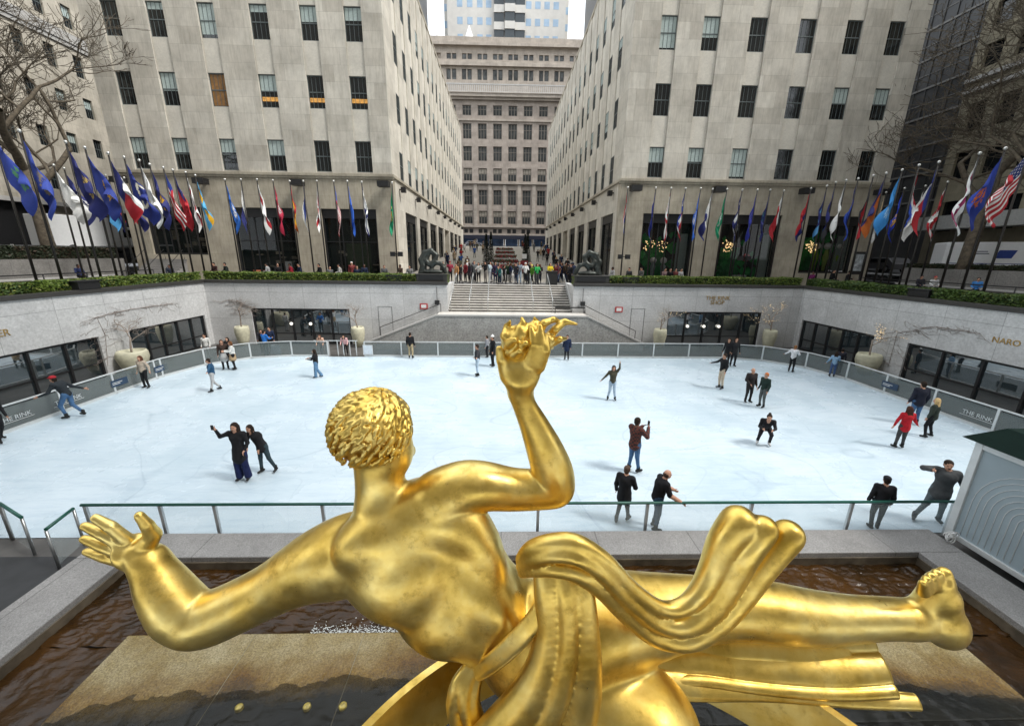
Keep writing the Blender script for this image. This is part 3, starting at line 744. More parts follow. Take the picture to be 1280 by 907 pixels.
def office(side, label):
    e = empty('office_building'); tag(e, label, 'building')
    random.seed(11 if side < 0 else 12)
    yf = 36.0; yb = 97.0; top = 32.7
    if side < 0: xi, xo = -9.26, -31.75; cols = [(-30.2, -28.9), (-26.87, -25.55), (-23.1, -21.8), (-19.25, -17.86), (-15.5, -14.2), (-12.18, -10.83)]
    else: xi, xo = 10.05, 33.3; cols = [(12.2, 13.5), (15.5, 16.85), (19.2, 20.6), (23.1, 24.5), (26.85, 28.2), (30.25, 31.6)]
    xa, xb = min(xi, xo), max(xi, xo); zc = 12.95; b = MB()
    # core set back behind the facing
    b.box(xa+.35 if side > 0 else xa, xb if side > 0 else xb-.35, yf+.45, yb, zc, top-.3)
    b.box(xa+2.6, xb-2.6, yf+2.6, yb-1, 4, zc-.01)
    core = b.build('core', M['black'], e)
    # front facing: piers full height, spandrels between windows
    b = MB(); edges = [xa]+[v for c in cols for v in c]+[xb]
    for i in range(0, len(edges), 2): b.box(edges[i], edges[i+1], yf, yf+.45, zc, top)
    sp = MB()
    zz = [(zc, ROWS[0][0])]+[(ROWS[i][1], ROWS[i+1][0]) for i in range(3)]+[(ROWS[3][1], top)]
    for (a, c) in cols:
        for k, (za, zb) in enumerate(zz): (b if k in (0, 4) else sp).box(a+.015, c-.015, yf+.10, yf+.44, za, zb)
    front = b.build('front_wall', M['lime_x'], e); sp.build_each('front_spandrel', M['spandrel'], e)
    # side facing onto the promenade
    b = MB(); sp = MB(); sy = [(38.95+3.28*i, 38.95+3.28*i+1.3) for i in range(17)]
    xs0, xs1 = (xi-.45, xi) if side < 0 else (xi, xi+.45)
    edges = [yf+.451]+[v for c in sy for v in c]+[yb]
    for i in range(0, len(edges), 2): b.box(xs0, xs1, edges[i], edges[i+1], zc, top)
    s0, s1 = (xi-.44, xi-.07) if side < 0 else (xi+.07, xi+.44)
    for (a, c) in sy:
        for k, (za, zb) in enumerate(zz): (b if k in (0, 4) else sp).box(s0, s1, a+.002, c-.002, za, zb)
    b.build('side_wall', M['lime_y'], e); sp.build_each('side_spandrel', M['spandrel'], e)
    # cornice ledge above the shops
    b = MB(); L0, L1 = (xa-.02, xb+.16) if side < 0 else (xa-.16, xb+.02)
    b.box(L0, L1, yf-.16, yf+.0, zc-.22, zc-.001).box(L0, L1, yf-.09, yf, zc-.40, zc-.222)
    s0, s1 = (xi, xi+.16) if side < 0 else (xi-.16, xi)
    b.box(s0, s1, yf+.001, yb, zc-.22, zc-.001)
    b.build('cornice', M['lime_band'], e, bevel=.01)
    # roof parapet
    MB().box(xa-.05, xb+.05, yf-.05, yb, top+.001, top+.35).build('parapet', M['lime_band'], e, bevel=.02)
    # ground floor with shop openings
    b = MB(); pairs = [(cols[0][0], cols[1][1]), (cols[2][0], cols[3][1]), (cols[4][0], cols[5][1])]
    zt = 10.2; g0 = 4.0; low = {0: 6.3} if side < 0 else {2: 5.3}
    ed = [xa]+[v for c in pairs for v in c]+[xb]
    for i in range(0, len(ed), 2): b.box(ed[i], ed[i+1], yf+.01, yf+.8, g0, zt)
    b.box(xa, xb, yf+.01, yf+.8, zt, zc-.401)
    b.build('ground_floor_wall', M['lime_band'], e)
    b = MB(); ly = [(40.1+6.6*i, 45.3+6.6*i) for i in range(8)] if side < 0 else [(37.9+6.55*i, 42.5+6.55*i) for i in range(9)]
    x0_, x1_ = (xi-.8, xi-.01) if side < 0 else (xi+.01, xi+.8)
    ed = [yf+.801]+[v for c in ly for v in c]+[yb]
    for i in range(0, len(ed), 2): b.box(x0_, x1_, ed[i], ed[i+1], g0, 10.4)
    b.box(x0_, x1_, yf+.801, yb, 10.4, zc-.221)
    b.build('side_ground_floor_wall', M['lime_y'], e)
    # shop fronts
    def shop(axis, p, q, zb, zt_, plane, sgn, kind):
        s = MB(); th = .08
        def bx(B, a, c, d0, d1, z0, z1):
            lo, hi = sorted((plane+sgn*d0, plane+sgn*d1))
            if axis == 'x': B.box(a, c, lo, hi, z0, z1)
            else: B.box(lo, hi, a, c, z0, z1)
        bx(s, p, q, .2, .5, zt_-.75, zt_-.003); bx(s, p, p+.14, .2, .5, zb, zt_-.75); bx(s, q-.14, q, .2, .5, zb, zt_-.75)
        bx(s, p+.14, q-.14, .25, .45, zb, zb+.15)
        n_ = 3 if axis == 'x' else 2
        for k in range(1, n_): c = p+(q-p)*k/n_; bx(s, c-.035, c+.035, .28, .38, zb+.15, zt_-.75)
        if kind != 'green': bx(s, p+.14, q-.14, .27, .39, zb+(zt_-zb)*.54, zb+(zt_-zb)*.54+.07)
        o = s.build('shop_window', M['black'], e)
        g = MB(); bx(g, p+.15, q-.15, .33, .34, zb+.15, zt_-.76); g.build('pane', M['shopglass'], o)
        t = MB(); bx(t, p, q, 2.4, 2.45, zb-.1, zt_); bx(t, p, q, .5, 2.4, zb-.1, zb-.05)
        t.build('interior', M['shop_in_'+kind], o)
        return o
    for i, (p, q) in enumerate(pairs):
        zb = low.get(i, 4.3); o = shop('x', p+.001, q-.001, zb, zt, yf, 1, 'green' if side > 0 else 'dark')
        if i in low:
            MB().box(p+.002, q-.002, yf+.02, yf+.7, 4.0, low[i]).build('sill_wall', M['lime_band'], e)
        random.seed(40+i+(5 if side > 0 else 0))
        if side > 0:
            d = MB()
            for k in range(16):
                cx = random.uniform(p+.5, q-.5); cz = random.uniform(zb+.4, zt-1.4); s_ = random.uniform(.2, .5)
                d.quad((cx-s_, yf+.8+random.random(), cz), (cx, yf+.9, cz-s_*1.3), (cx+s_*.8, yf+1.0, cz+.1), (cx+.1, yf+1.1, cz+s_*1.2))
            d.box(p+1.2, p+3.0, yf+1.8, yf+1.9, zb+.2, zb+3.2)
            d.build('green_decoration', mat((.02, .30, .05), .6, 0, .5, 2), o)
            d = MB()
            for k in range(46):
                a = random.uniform(0, 6.28); r = random.uniform(.1, .55); cx0 = p+1.15 if i else p+(.9 if k % 2 else 2.1)
                d.sphere((cx0+r*math.cos(a), yf+.55, zt-2.6+r*math.sin(a)*1.1), random.uniform(.035, .06), 6)
            d.build('gold_bulbs', M['bulb'], o)
            for k in range({0: 2, 1: 0, 2: 3}[i]):
                cx = (p+1.6+k*.95) if i == 0 else p+2.0+k*.95
                d = MB().sphere((cx, yf+.9, zb+1.95 if i == 0 else zb+2.4), .3, 14); d.build('mannequin_head', M['white'], o)
                MB().lathe((cx, yf+.9, zb+.2), [(.12, 0), (.14, .5), (.2, .8), (.25, 1.25), (.1, 1.5 if i == 0 else 1.9)], 12).build('mannequin_body', mat([(.3, .36, .34), (.3, .5, .05), (.35, .45, .1)][i if i < 2 else (k % 2)+1], .6), o)
            if i == 1:
                MB().sphere((p+3.0, yf+.6, zt-3.6), .36, 14, 0, (1, .6, 1)).build('red_ornament', mat((.5, .02, .02), .5), o)
                d = MB()
                for k in range(3): d.box(p+2.1+k*.45, p+2.4+k*.45, yf+.6, yf+.8, zb+.45, zb+.75)
                d.build('small_boxes', M['white'], o)
            MB().box(q-1.15, q-.2, yf+.7, yf+.72, zb+.2, zt-1.6).build('pale_screen', mat((.35, .42, .38), .5), o)
        else:
            d = MB()
            for k in range(10):
                cx = random.uniform(p+.6, q-.6); cz = zb+random.uniform(.6, 2.6); d.box(cx-.25, cx+.25, yf+1.2, yf+1.5, cz-.05, cz+.03+random.random()*.25)
            d.build('display_shelves', mat((.45, .38, .28), .6, 0, .5, 1), o)
            if i == 2: MB().box(p+1.6, q-1.0, yf+.8, yf+.9, zb+.2, zb+3.1).build('green_curtain', mat((.055, .075, .025), .8, 0, .2, 1), o)
            if i == 1:
                MB().box(q-1.6, q-.9, yf+.55, yf+.9, zb+.3, zb+1.5).build('white_display', M['white'], o)
                MB().lathe((p+1.3, yf+.7, zb+.15), [(0, 0), (.4, 0), (.5, .6), (.45, .6)], 14).build('terracotta_pot', mat((.25, .07, .03), .8), o)
    M_side = 'green' if side > 0 else 'dark'
    for i, (p, q) in enumerate(ly):
        if (side < 0 and i == 4) or (side > 0 and i == 4):
            b = MB(); xx = (xi-.75, xi-.7) if side < 0 else (xi+.7, xi+.75); b.box(*xx, p, q, 4.0, 10.4); b.build('doorway', mat((.16, .14, .10), .7, 0, .3), e); continue
        if q > yb-1: continue
        shop('y', p+.001, q-.001, 4.4+max(0, p-36)*.069, 10.4, xi, side, M_side)
    # windows of the front
    random.seed(21 if side < 0 else 22)
    warm_at = {(1, 3): 1, (1, 4): 1, (1, 5): 1, (1, 2): 2} if side < 0 else {(0, 1): 0}
    bl = {(0, 0): .5, (0, 1): .45, (0, 2): .42, (0, 3): .5, (1, 1): .55, (1, 3): .5, (2, 1): .2, (2, 2): .9, (2, 3): .2, (2, 4): .45, (2, 5): .38, (0, 5): 0, (3, 1): .5, (3, 3): .6} if side < 0 else {(0, 0): .5, (0, 1): .45, (0, 2): .95, (1, 4): .5, (1, 5): .5, (2, 0): .95, (2, 1): .6}
    for r_, (za, zb) in enumerate(ROWS):
        for c_, (a, c) in enumerate(cols):
            put_window(e, (a+c)/2, yf+.24, za+.02, round(c-a-.01, 2), round(zb-za-.03, 2), 0, bl.get((r_, c_), 0), warm_at.get((r_, c_), 0))
    for r_, (za, zb) in enumerate(ROWS):
        for (a, c) in sy:
            put_window(e, xi-.10 if side < 0 else xi+.10, (a+c)/2, za+.02, 1.29, round(zb-za-.03, 2), R_(90) if side < 0 else R_(-90), random.choice([0, 0, .3, .5, .75]), 0)
    return e
m, nt, b = _new('shop_pane'); b.inputs['Base Color'].default_value = (.01, .015, .015, 1); b.inputs['Roughness'].default_value = .02; b.inputs['Alpha'].default_value = .35; M['shopglass'] = m
M['shop_in_dark'] = mat((.035, .028, .02), .8, 0, .6, .8)
m, nt, b = _new('shop_in_green'); nn = noise_fac(nt, .5, 3, .6, stretch=(1, 1, .3)); rr = ramp(nt, nn.outputs[0], [(.38, (.025, .05, .02)), (.5, (.09, .06, .03)), (.65, (.03, .02, .015))]); nt.links.new(rr.outputs[0], b.inputs['Base Color']); M['shop_in_green'] = m
office(-1, 'pale limestone office building left of the promenade, dark shop fronts below')
office(1, 'pale limestone office building right of the promenade, green shop displays below')
# gold shop lettering on the left building is too worn to read in the photo: short upright strokes only
# projecting floodlights under the cornice
for i, x in enumerate((-31.2, -24.68, -16.87, -9.85, 11.15, 18.22, 25.77, 32.3)):
    o = MB().box(-.45, .45, -.95, -.25, -.22, .22).box(-.08, .08, -.3, .0, -.06, .06).build('wall_floodlight', M['black']); o.location = (x, 36.0, 12.1)
    tag(o, 'black box floodlight on the %s building, %s' % (('left', 'number %s from its outer end' % ('one', 'two', 'three', 'four')[i]) if i < 4 else ('right', 'number %s from the promenade' % ('one', 'two', 'three', 'four')[i-4])), 'floodlight', 'floodlights on the building fronts')
pr = None
for s, xi in ((-1, -9.26), (1, 10.05)):
    for k in range(9):
        o = MB().box(-.2, .2, -.2, .2, -.25, .2).box(-.35 if s < 0 else .2, -.2 if s < 0 else .35, -.05, .05, -.05, .05).build('wall_floodlight', M['black']) if k == 0 else o_.copy()
        if k: COL.objects.link(o)
        else: o_ = o
        o.location = (xi-s*.36, 38.2+6.6*k, 12.1)
        tag(o, 'small black spotlight, %s from the rink, along the %s building' % (('first', 'second', 'third', 'fourth', 'fifth', 'sixth', 'seventh', 'eighth', 'ninth')[k], 'left' if s < 0 else 'right'), 'spotlight', 'spotlights along the promenade')

# ---- department store across the avenue
def store():
    e = empty('department_store'); tag(e, 'ornate pale brown ten storey department store closing the view beyond the avenue', 'building')
    Y = 127.0; x0, x1 = -45, 50; b = MB()
    wm = stone_blocks('store_stone', (.42, .36, .31), (.34, .29, .25), 'x', 2.2, .9, .3)
    wm2 = stone_blocks('store_stone_upper', (.47, .41, .35), (.40, .35, .30), 'x', 1.5, .6, .3)
    cols = [2.69-8.71+4.375*k for k in range(-8, 12)]      # centres
    rows = [(15.6, 19.3), (21.0, 25.2), (27.6, 31.1), (33.0, 36.9), (38.8, 42.8), (44.8, 47.4)]
    xs = [-10.4+4.375*k for k in range(-7, 13)]
    ww = 2.5
    # base wall with real openings
    b.box(x0, x1, Y+.6, Y+24, 12.4, 50.5)
    zprev = 12.4
    for (za, zb) in rows:
        b.box(x0, x1, Y, Y+.6, zprev, za); prev = x0
        for cx in xs: b.box(prev, cx-ww/2, Y, Y+.6, za, zb); prev = cx+ww/2
        b.box(prev, x1, Y, Y+.6, za, zb); zprev = zb
    b.box(x0, x1, Y, Y+.6, zprev, 49.2)
    b.build('wall', wm, e)
    # pilasters, ledges, cornices
    b = MB()
    for cx in xs:
        for s in (-1,): b.box(cx-4.375/2-.5, cx-4.375/2+.5, Y-.35, Y-.002, 15.0, 26.6)
    for za, zb, d in ((26.8, 27.3, .6), (14.6, 15.1, .6), (12.3, 12.7, .5), (43.4, 43.9, .35), (49.2, 50.0, 1.3), (50.0, 50.2, 1.5), (48.6, 49.2, .7)): b.box(x0, x1, Y-d, Y, za, zb)
    b.build('ledges', wm2, e)
    b = MB(); b.box(x0, x1, Y-1.0, Y-.7, 52.1, 52.4).box(x0, x1, Y-1.05, Y-.65, 50.201, 50.5)
    x = x0
    while x < x1: b.box(x, x+.22, Y-.95, Y-.75, 50.5, 52.1); x += .55
    b.build('balustrade', M['light_trim'], e)
    # upper set back storeys
    b = MB(); Yu = Y+2.2
    def storey(z0, za, zb, z1, yy, pair=True):
        b.box(x0, x1, yy+.5, yy+20, z0, z1); b.box(x0, x1, yy, yy+.5, z0, za); b.box(x0, x1, yy, yy+.5, zb, z1); prev = x0
        for cx in xs:
            for s in (-.78, .78): b.box(prev, cx+s-.6, yy, yy+.5, za, zb); prev = cx+s+.6
        b.box(prev, x1, yy, yy+.5, za, zb)
    storey(50.5, 54.4, 57.0, 58.0, Yu); storey(58.8, 60.0, 61.4, 63.2, Yu+1.5)
    b.box(x0, x1, Yu-.8, Yu, 57.6, 58.5).box(x0, x1, Yu-.4, Yu+1.5, 58.5, 59.0).box(x0, x1, Yu+.4, Yu+1.5, 63.0, 63.7).box(x0, x1, Yu+.9, Yu+1.2, 63.7, 65.2)
    b.build('upper_wall', wm2, e)
    # windows
    for k, cx in enumerate(xs):
        if not (-17 < cx < 24): continue
        for r_, (za, zb) in enumerate(rows):
            key = 'S%d' % r_
            if key not in protos:
                h_ = zb-za; o = MB()
                o.box(-ww/2, ww/2, -.1, 0, 0, .15).box(-ww/2, ww/2, -.1, 0, h_-.12, h_).box(-ww/2, -ww/2+.14, -.1, 0, .15, h_-.12).box(ww/2-.14, ww/2, -.1, 0, .15, h_-.12)
                o.box(-.5, -.36, -.1, 0, .15, h_-.12).box(.36, .5, -.1, 0, .15, h_-.12).box(-ww/2+.14, ww/2-.14, -.08, -.02, h_*.6, h_*.6+.12)
                f = o.build('window', mat((.16, .14, .12), .6)); g = MB().box(-ww/2+.14, ww/2-.14, .01, .03, .15, h_-.12).build('pane', mat((.05, .055, .055), .12, 0, .8, .35), f); protos[key] = f
                if r_ in (0, 2): MB().box(-ww/2+.15, ww/2-.15, .0, .008, h_*.55, h_-.13).build('blind', mat((.35, .31, .25), .6), f)
            else: f = copy_tree(protos[key])
            f.parent = e; f.location = (cx, Y+.35, za+.002)
        for z0_, h_, yy in ((54.4, 2.6, Yu), (60.0, 1.4, Yu+1.5)):
            o = MB()
            for s in (-.78, .78): o.box(cx+s-.55, cx+s+.55, yy+.3, yy+.4, z0_+.01, z0_+h_-.01)
            o.build('window', mat((.07, .075, .075), .2, 0, .8, .5), e)
    # mezzanine small openings
    b = MB()
    for cx in xs:
        for s in (-.8, .8): b.box(cx+s-.55, cx+s+.55, Y-.03, Y-.003, 12.95, 14.1)
    b.build_each('mezzanine_window', M['black'], e)
    # street level shop fronts: dark fascia, blue lit windows between piers
    MB().box(x0, x1, Y-1.4, Y+.6, 11.2, 12.29).build('awning', mat((.012, .015, .03), .5), e)
    p = MB(); q = MB()
    for cx in xs:
        p.box(cx-2.5, cx-1.9, Y-.2, Y+.5, 8.56, 11.2); q.box(cx-1.85, cx+1.85, Y+.2, Y+.3, 8.8, 11.2)
    p.build_each('shop_pier', wm2, e); q.build_each('shop_window', mat((.025, .05, .10), .3, 0, .9, .6, .06), e)
store()
# stone hotel tower behind
def tower():
    e = empty('hotel_tower'); tag(e, 'tall pale tower behind the department store with bowed dark window bays in its middle', 'building')
    Y = 175; tm = mat((.62, .60, .56), .8, 0, .08, .4); x0, x1 = -22.5, 24.5; top = 150
    b = MB(); b.box(x0+1.5, x1-1.5, Y, Y+25, 40, top).box(x0, x1, Y+3, Y+24, 40, top).build('wall', tm, e)
    w_ = MB(); h_ = 3.35; z = 62.4; zi = 0
    while z < top-3:
        for xs in ((-16.3, -12.6, -8.9, -5.6), (9.2, 12.6, 16.0, 19.4)):
            for x in xs: w_.box(x-1.0, x+1.0, Y-.03, Y-.005, z, z+1.9+.4)
        for x in (x0+.6, x1-.6): w_.box(x-.5, x+.5, Y+2.96, Y+2.99, z, z+2.3)
        z += 5.35
    w_.build_each('window', mat((.33, .45, .58), .1, 0, .2, .3), e)
    d = MB(); t = MB(); z = 60.5
    while z < top-3:
        for k, xc in enumerate((-1.8, 2.2, 6.0)):
            t.box(xc-1.9, xc+1.95, Y-1.3-(.8 if k == 1 else 0), Y, z, z+2.4)
            d.box(xc-1.8, xc+1.8, Y-1.0-(.8 if k == 1 else 0), Y+.0, z+2.4, z+5.35)
        z += 5.35
    t.build_each('bowed_balcony', tm, e); d.build_each('bay_window', mat((.04, .05, .055), .15, 0, .3), e)
    for x in (-18.5, -10.0):
        o = MB().lathe((x, 135, 63.0), [(2.4, 2.5), (1.2, 4.2), (0, 7.2)], 8).lathe((x, 135, 63.0), [(.1, 0), (.1, 2.6)], 6).build('roof_canopy', M['white'])
        tag(o, 'white peaked canopy on the store roof, %s one' % ('left' if x < -15 else 'right'), 'canopy', 'white canopies on the store roof')
tower()
def slab(name, label, x0, x1, y0, y1, z1, m, win, sx=3.0, sz=4.0, face='x', z0=4.0, wcol=None, ledges=False):
    e = empty(name); tag(e, label, 'building'); MB().box(x0, x1, y0, y1, z0, z1).build('wall', m, e)
    b = MB(); lg = MB()
    z = z0+4.5
    while z < z1-2:
        if face == 'y-':
            x = x0+1
            while x < x1-1: b.box(x, x+sx*.45, y0-.04, y0-.004, z, z+sz*.55); x += sx
        if face in ('x+', 'x-'):
            xx = x1 if face == 'x+' else x0; s = 1 if face == 'x+' else -1; y = y0+1
            while y < y1-1: lo, hi = sorted((xx+s*.004, xx+s*.04)); b.box(lo, hi, y, y+sx*.45, z, z+sz*.55); y += sx
        z += sz
    b.build_each('window', win, e); return e
dk = mat((.03, .03, .035), .3, .2, .3, .3)
slab('dark_tower', 'dark glass tower rising behind the left end of the store', -46, -25.8, 140, 160, 110, dk, mat((.06, .07, .08), .2), face='y-')
slab('dark_tower', 'dark glass tower rising behind the right end of the store', 27.6, 60, 140, 160, 110, dk, mat((.06, .07, .08), .2), face='y-')

# ---- corner building on the far left, seen obliquely
def side_block():
    e = empty('corner_building'); tag(e, 'weathered limestone building at the far left across the side street', 'building')
    X = -46; b = MB(); ya, yb = 4, 80; rows = [(12.6, 14.5), (16.65, 18.55), (20.65, 22.6), (24.6, 26.66), (29.15, 31.2), (33.2, 35.3)]
    wy = [44.55+2.79*k for k in range(-14, 11)]
    b.box(X-20, X-.5, ya, yb, 5, 40)
    zp = 11.2
    for (za, zb) in rows:
        b.box(X-.5, X, ya, yb, zp, za); prev = ya
        for y in wy: b.box(X-.5, X, prev, y, za, zb); prev = y+1.0
        b.box(X-.5, X, prev, yb, za, zb); zp = zb
    b.box(X-.5, X, ya, yb, zp, 40)
    for y in range(8, 78, 9): b.box(X-.5, X, y, y+3, 5, 11.2)
    b.build('wall', stone_blocks('side_block_stone', (.60, .55, .46), (.50, .46, .38), 'y', 2.0, 1.3, .35), e)
    b = MB(); b.box(X, X+.25, ya, yb, 27.6, 28.0).box(X, X+.12, ya, yb, 28.0, 28.6).box(X, X+.4, ya, yb, 10.9, 11.3).box(X, X+.15, ya, yb, 27.2, 27.6)
    b.build('cornice', M['light_trim'], e)
    b = MB()
    for y in range(11, 78, 9): b.box(X-.3, X-.2, y, y+6, 5.5, 10.9)
    b.build('shop_fronts', M['black'], e)
    first = None
    for (za, zb) in rows[:5]:
        for y in wy:
            if y < 22 or y > 56: continue
            put_window(e, X-.25, y+.5, za, 1.0, round(zb-za, 2) if abs(zb-za-1.95) < .12 else 1.95, R_(90), random.choice([0, 0, .5]), 0)
side_block()
# ---- right: dark building and beige building beyond
def right_blocks():
    e = empty('dark_office_tower'); tag(e, 'dark grey office tower with pale floor lines at the right', 'building'); X = 48.5
    m, nt, b_ = _new('dark_facade'); nn = noise_fac(nt, .4, 4); rr = ramp(nt, nn.outputs[0], [(.3, (.035, .036, .038)), (.7, (.075, .075, .075))]); nt.links.new(rr.outputs[0], b_.inputs['Base Color']); b_.inputs['Roughness'].default_value = .3
    MB().box(X, X+25, 44.5, 100, 5, 75).build('wall', m, e)
    b = MB(); z = 13.0
    while z < 74: b.box(X-.12, X-.003, 44.5, 100, z, z+.20); b.box(X-.06, X-.003, 44.5, 100, z+1.5, z+1.58); z += 3.1
    b.build('floor_lines', mat((.17, .165, .155), .6), e)
    b = MB(); y = 45.2
    while y < 99: b.box(X-.1, X-.004, y, y+.12, 12, 75); y += 1.35
    b.build('mullions', mat((.06, .06, .06), .5), e)
    e = empty('beige_building'); tag(e, 'beige stone building at the far right edge behind the bare tree', 'building'); X = 46.5
    b = MB(); b.box(X+.6, X+20, 2, 44.4, 5, 50); rows = [(9.5, 12.5), (14.6, 17.2), (19, 21.6), (24.6, 26.6), (28.0, 30.0), (32, 34)]
    zp = 5
    for za, zb in rows:
        b.box(X, X+.6, 2, 44.4, zp, za); y = 3.0; prev = 2
        while y < 43: b.box(X, X+.6, prev, y, za, zb); prev = y+1.5; y += 2.6
        b.box(X, X+.6, prev, 44.4, za, zb); zp = zb
    b.box(X, X+.6, 2, 44.4, zp, 50)
    b.build('wall', stone_blocks('beige_stone', (.34, .30, .21), (.28, .25, .18), 'y', 2.0, 1.2, .35), e)
    b = MB()
    for za, zb in rows: 
        y = 3.0
        while y < 43: b.box(X+.3, X+.4, y, y+1.5, za, zb); y += 2.6
    b.build_each('window', M['glass'], e)
    b = MB()
    for z in (22.6, 23.6, 31): b.box(X-.3, X, 2, 44.4, z, z+.35)
    b.build('ledges', M['light_trim'], e)
    MB().box(X-2.2, X, 33, 44, 9.6, 10.9).build('awning', mat((.5, .5, .48), .6), e)
right_blocks()

# ------------------------------------------------------------------ raised side terraces
random.seed(31)
for s, X, lb in ((-1, -31.2, 'left'), (1, 33.4, 'right')):
    o = MB().box(min(X, X+s*1.9), max(X, X+s*1.9), 4, 34.2 if s < 0 else 33.0, 4.0, 5.95).build('terrace_wall', granite('terrace_granite_'+lb, (.24, .23, .215), 12, .25, .75, .35, (2.2, 2.4, 0), 'yz'))
    tag(o, 'grey granite terrace wall on the %s carrying a dark clipped hedge' % lb, 'wall')
    b = MB().box(X-s*.3, X-s*.1, 5, 33, 4.62, 4.75) if s > 0 else MB().box(X+.1, X+.3, 5, 33, 4.62, 4.75)
    for y in range(6, 33, 3): b.box(min(X, X-s*.35), max(X, X-s*.35), y, y+.25, 4.2, 4.618)
    tag(b.build('long_bench', M['light_trim']), 'long stone bench along the %s terrace wall' % lb, 'bench')
def leafy(name, label, x0, x1, y0, y1, z0, z1, n, cols, cat='hedge', leaf=.07, seed=1, axis=None):
    """clipped hedge: thousands of small leaf faces through its outer volume over a dark twiggy core"""
    e = empty(name); tag(e, label, cat); rnd = random.Random(seed)
    MB().box(x0+.1, x1-.1, y0+.1, y1-.1, z0, z1-.1).build('twigs', mat((.02, .03, .012), .9, 0, .5, 8), e)
    b = MB(); vs = []; fs = []; ms = []
    from mathutils import noise as mn
    for i in range(n):
        x = rnd.uniform(x0, x1); y = rnd.uniform(y0, y1); z = rnd.uniform(z0, z1)
        k = rnd.random()
        if k < .5: z = z1-abs(rnd.gauss(0, .05))
        elif k < .75: (x, y) = (x, y0+abs(rnd.gauss(0, .05))) if (x1-x0) > (y1-y0) else (x0+abs(rnd.gauss(0, .05)), y)
        else: (x, y) = (x, y1-abs(rnd.gauss(0, .05))) if (x1-x0) > (y1-y0) else (x1-abs(rnd.gauss(0, .05)), y)
        hn = mn.noise(Vector((x*1.1, y*1.1, 0))); z += hn*.11
        c = Vector((x, y, z)); u = Vector((rnd.gauss(0, 1), rnd.gauss(0, 1), rnd.gauss(0, .6))).normalized(); w_ = u.cross(Vector((rnd.gauss(0, 1), rnd.gauss(0, 1), rnd.gauss(0, 1)))).normalized()
        s_ = leaf*rnd.uniform(.6, 1.3); o = len(vs)
        vs += [c-u*s_, c+w_*s_*.5, c+u*s_, c-w_*s_*.5]; fs.append((o, o+1, o+2, o+3)); ms.append(0 if hn+rnd.gauss(0, .25) > .1 else (1 if rnd.random() < .7 else 2))
    me = bpy.data.meshes.new('foliage'); me.from_pydata([tuple(v) for v in vs], [], fs)
    for c in cols: me.materials.append(mat(c, .6, 0, .25, 20))
    me.polygons.foreach_set('material_index', ms); o = bpy.data.objects.new('foliage', me); COL.objects.link(o); o.parent = e
    return e
HG = [(.13, .19, .025), (.06, .11, .018), (.19, .21, .04)]
leafy('clipped_hedge', 'bright green clipped hedge on top of the left court wall', -22.35, -21.55, 6, 29.2, 4.55, 5.13, 27000, HG, seed=2)
leafy('clipped_hedge', 'green clipped hedge on the back court wall left of the stair', -21.5, -6.3, 29.35, 30.2, 4.55, 5.16, 16000, HG, seed=3)
leafy('clipped_hedge', 'green clipped hedge on the back court wall right of the stair', 7.9, 22.4, 29.35, 30.2, 4.55, 5.16, 15000, HG, seed=4)
leafy('clipped_hedge', 'green clipped hedge on top of the right court wall', 22.55, 23.4, 6, 29.2, 4.55, 5.13, 27000, [(.075, .13, .022), (.04, .08, .016), (.11, .14, .03)], seed=5)
leafy('small_shrub', 'tuft of green planting beside the left dark planter at the stair head', -4.6, -4.05, 29.4, 30.6, 4.5, 5.15, 1200, HG, 'plant', seed=6)
leafy('small_shrub', 'tuft of green planting beside the right dark planter at the stair head', 5.3, 5.8, 29.4, 30.6, 4.5, 5.1, 1200, HG, 'plant', seed=7)
leafy('dark_hedge', 'dark evergreen hedge on the left terrace wall under the truck', -32.8, -31.5, 8, 34, 5.9, 6.75, 12000, [(.02, .03, .012), (.035, .03, .015), (.05, .03, .015)], leaf=.1, seed=8)
leafy('dark_hedge', 'dark evergreen hedge on the right terrace wall under the van', 33.7, 35.0, 8, 33, 5.9, 6.25, 12000, [(.018, .03, .012), (.03, .04, .015), (.05, .035, .015)], leaf=.1, seed=9)
for i, (x, y, lb) in enumerate(((-20.9, 21.0, 'on the left hedge'), (-7.9, 29.6, 'on the back hedge left of the stair'), (9.5, 29.6, 'on the back hedge right of the stair'), (22.15, 20.95, 'on the right hedge'))):
    o = MB().box(-.55, .55, -.22, .22, 0, .42).box(-.6, .6, -.27, .27, .36, .44).build('equipment_box', M['black'], bevel=.02); o.location = (x-(.5 if x < -20 else -.5 if x > 20 else 0), y, 4.66); o.rotation_euler = (0, 0, R_(90) if abs(x) > 20 else 0)
    tag(o, 'black lighting box standing ' + lb, 'box')
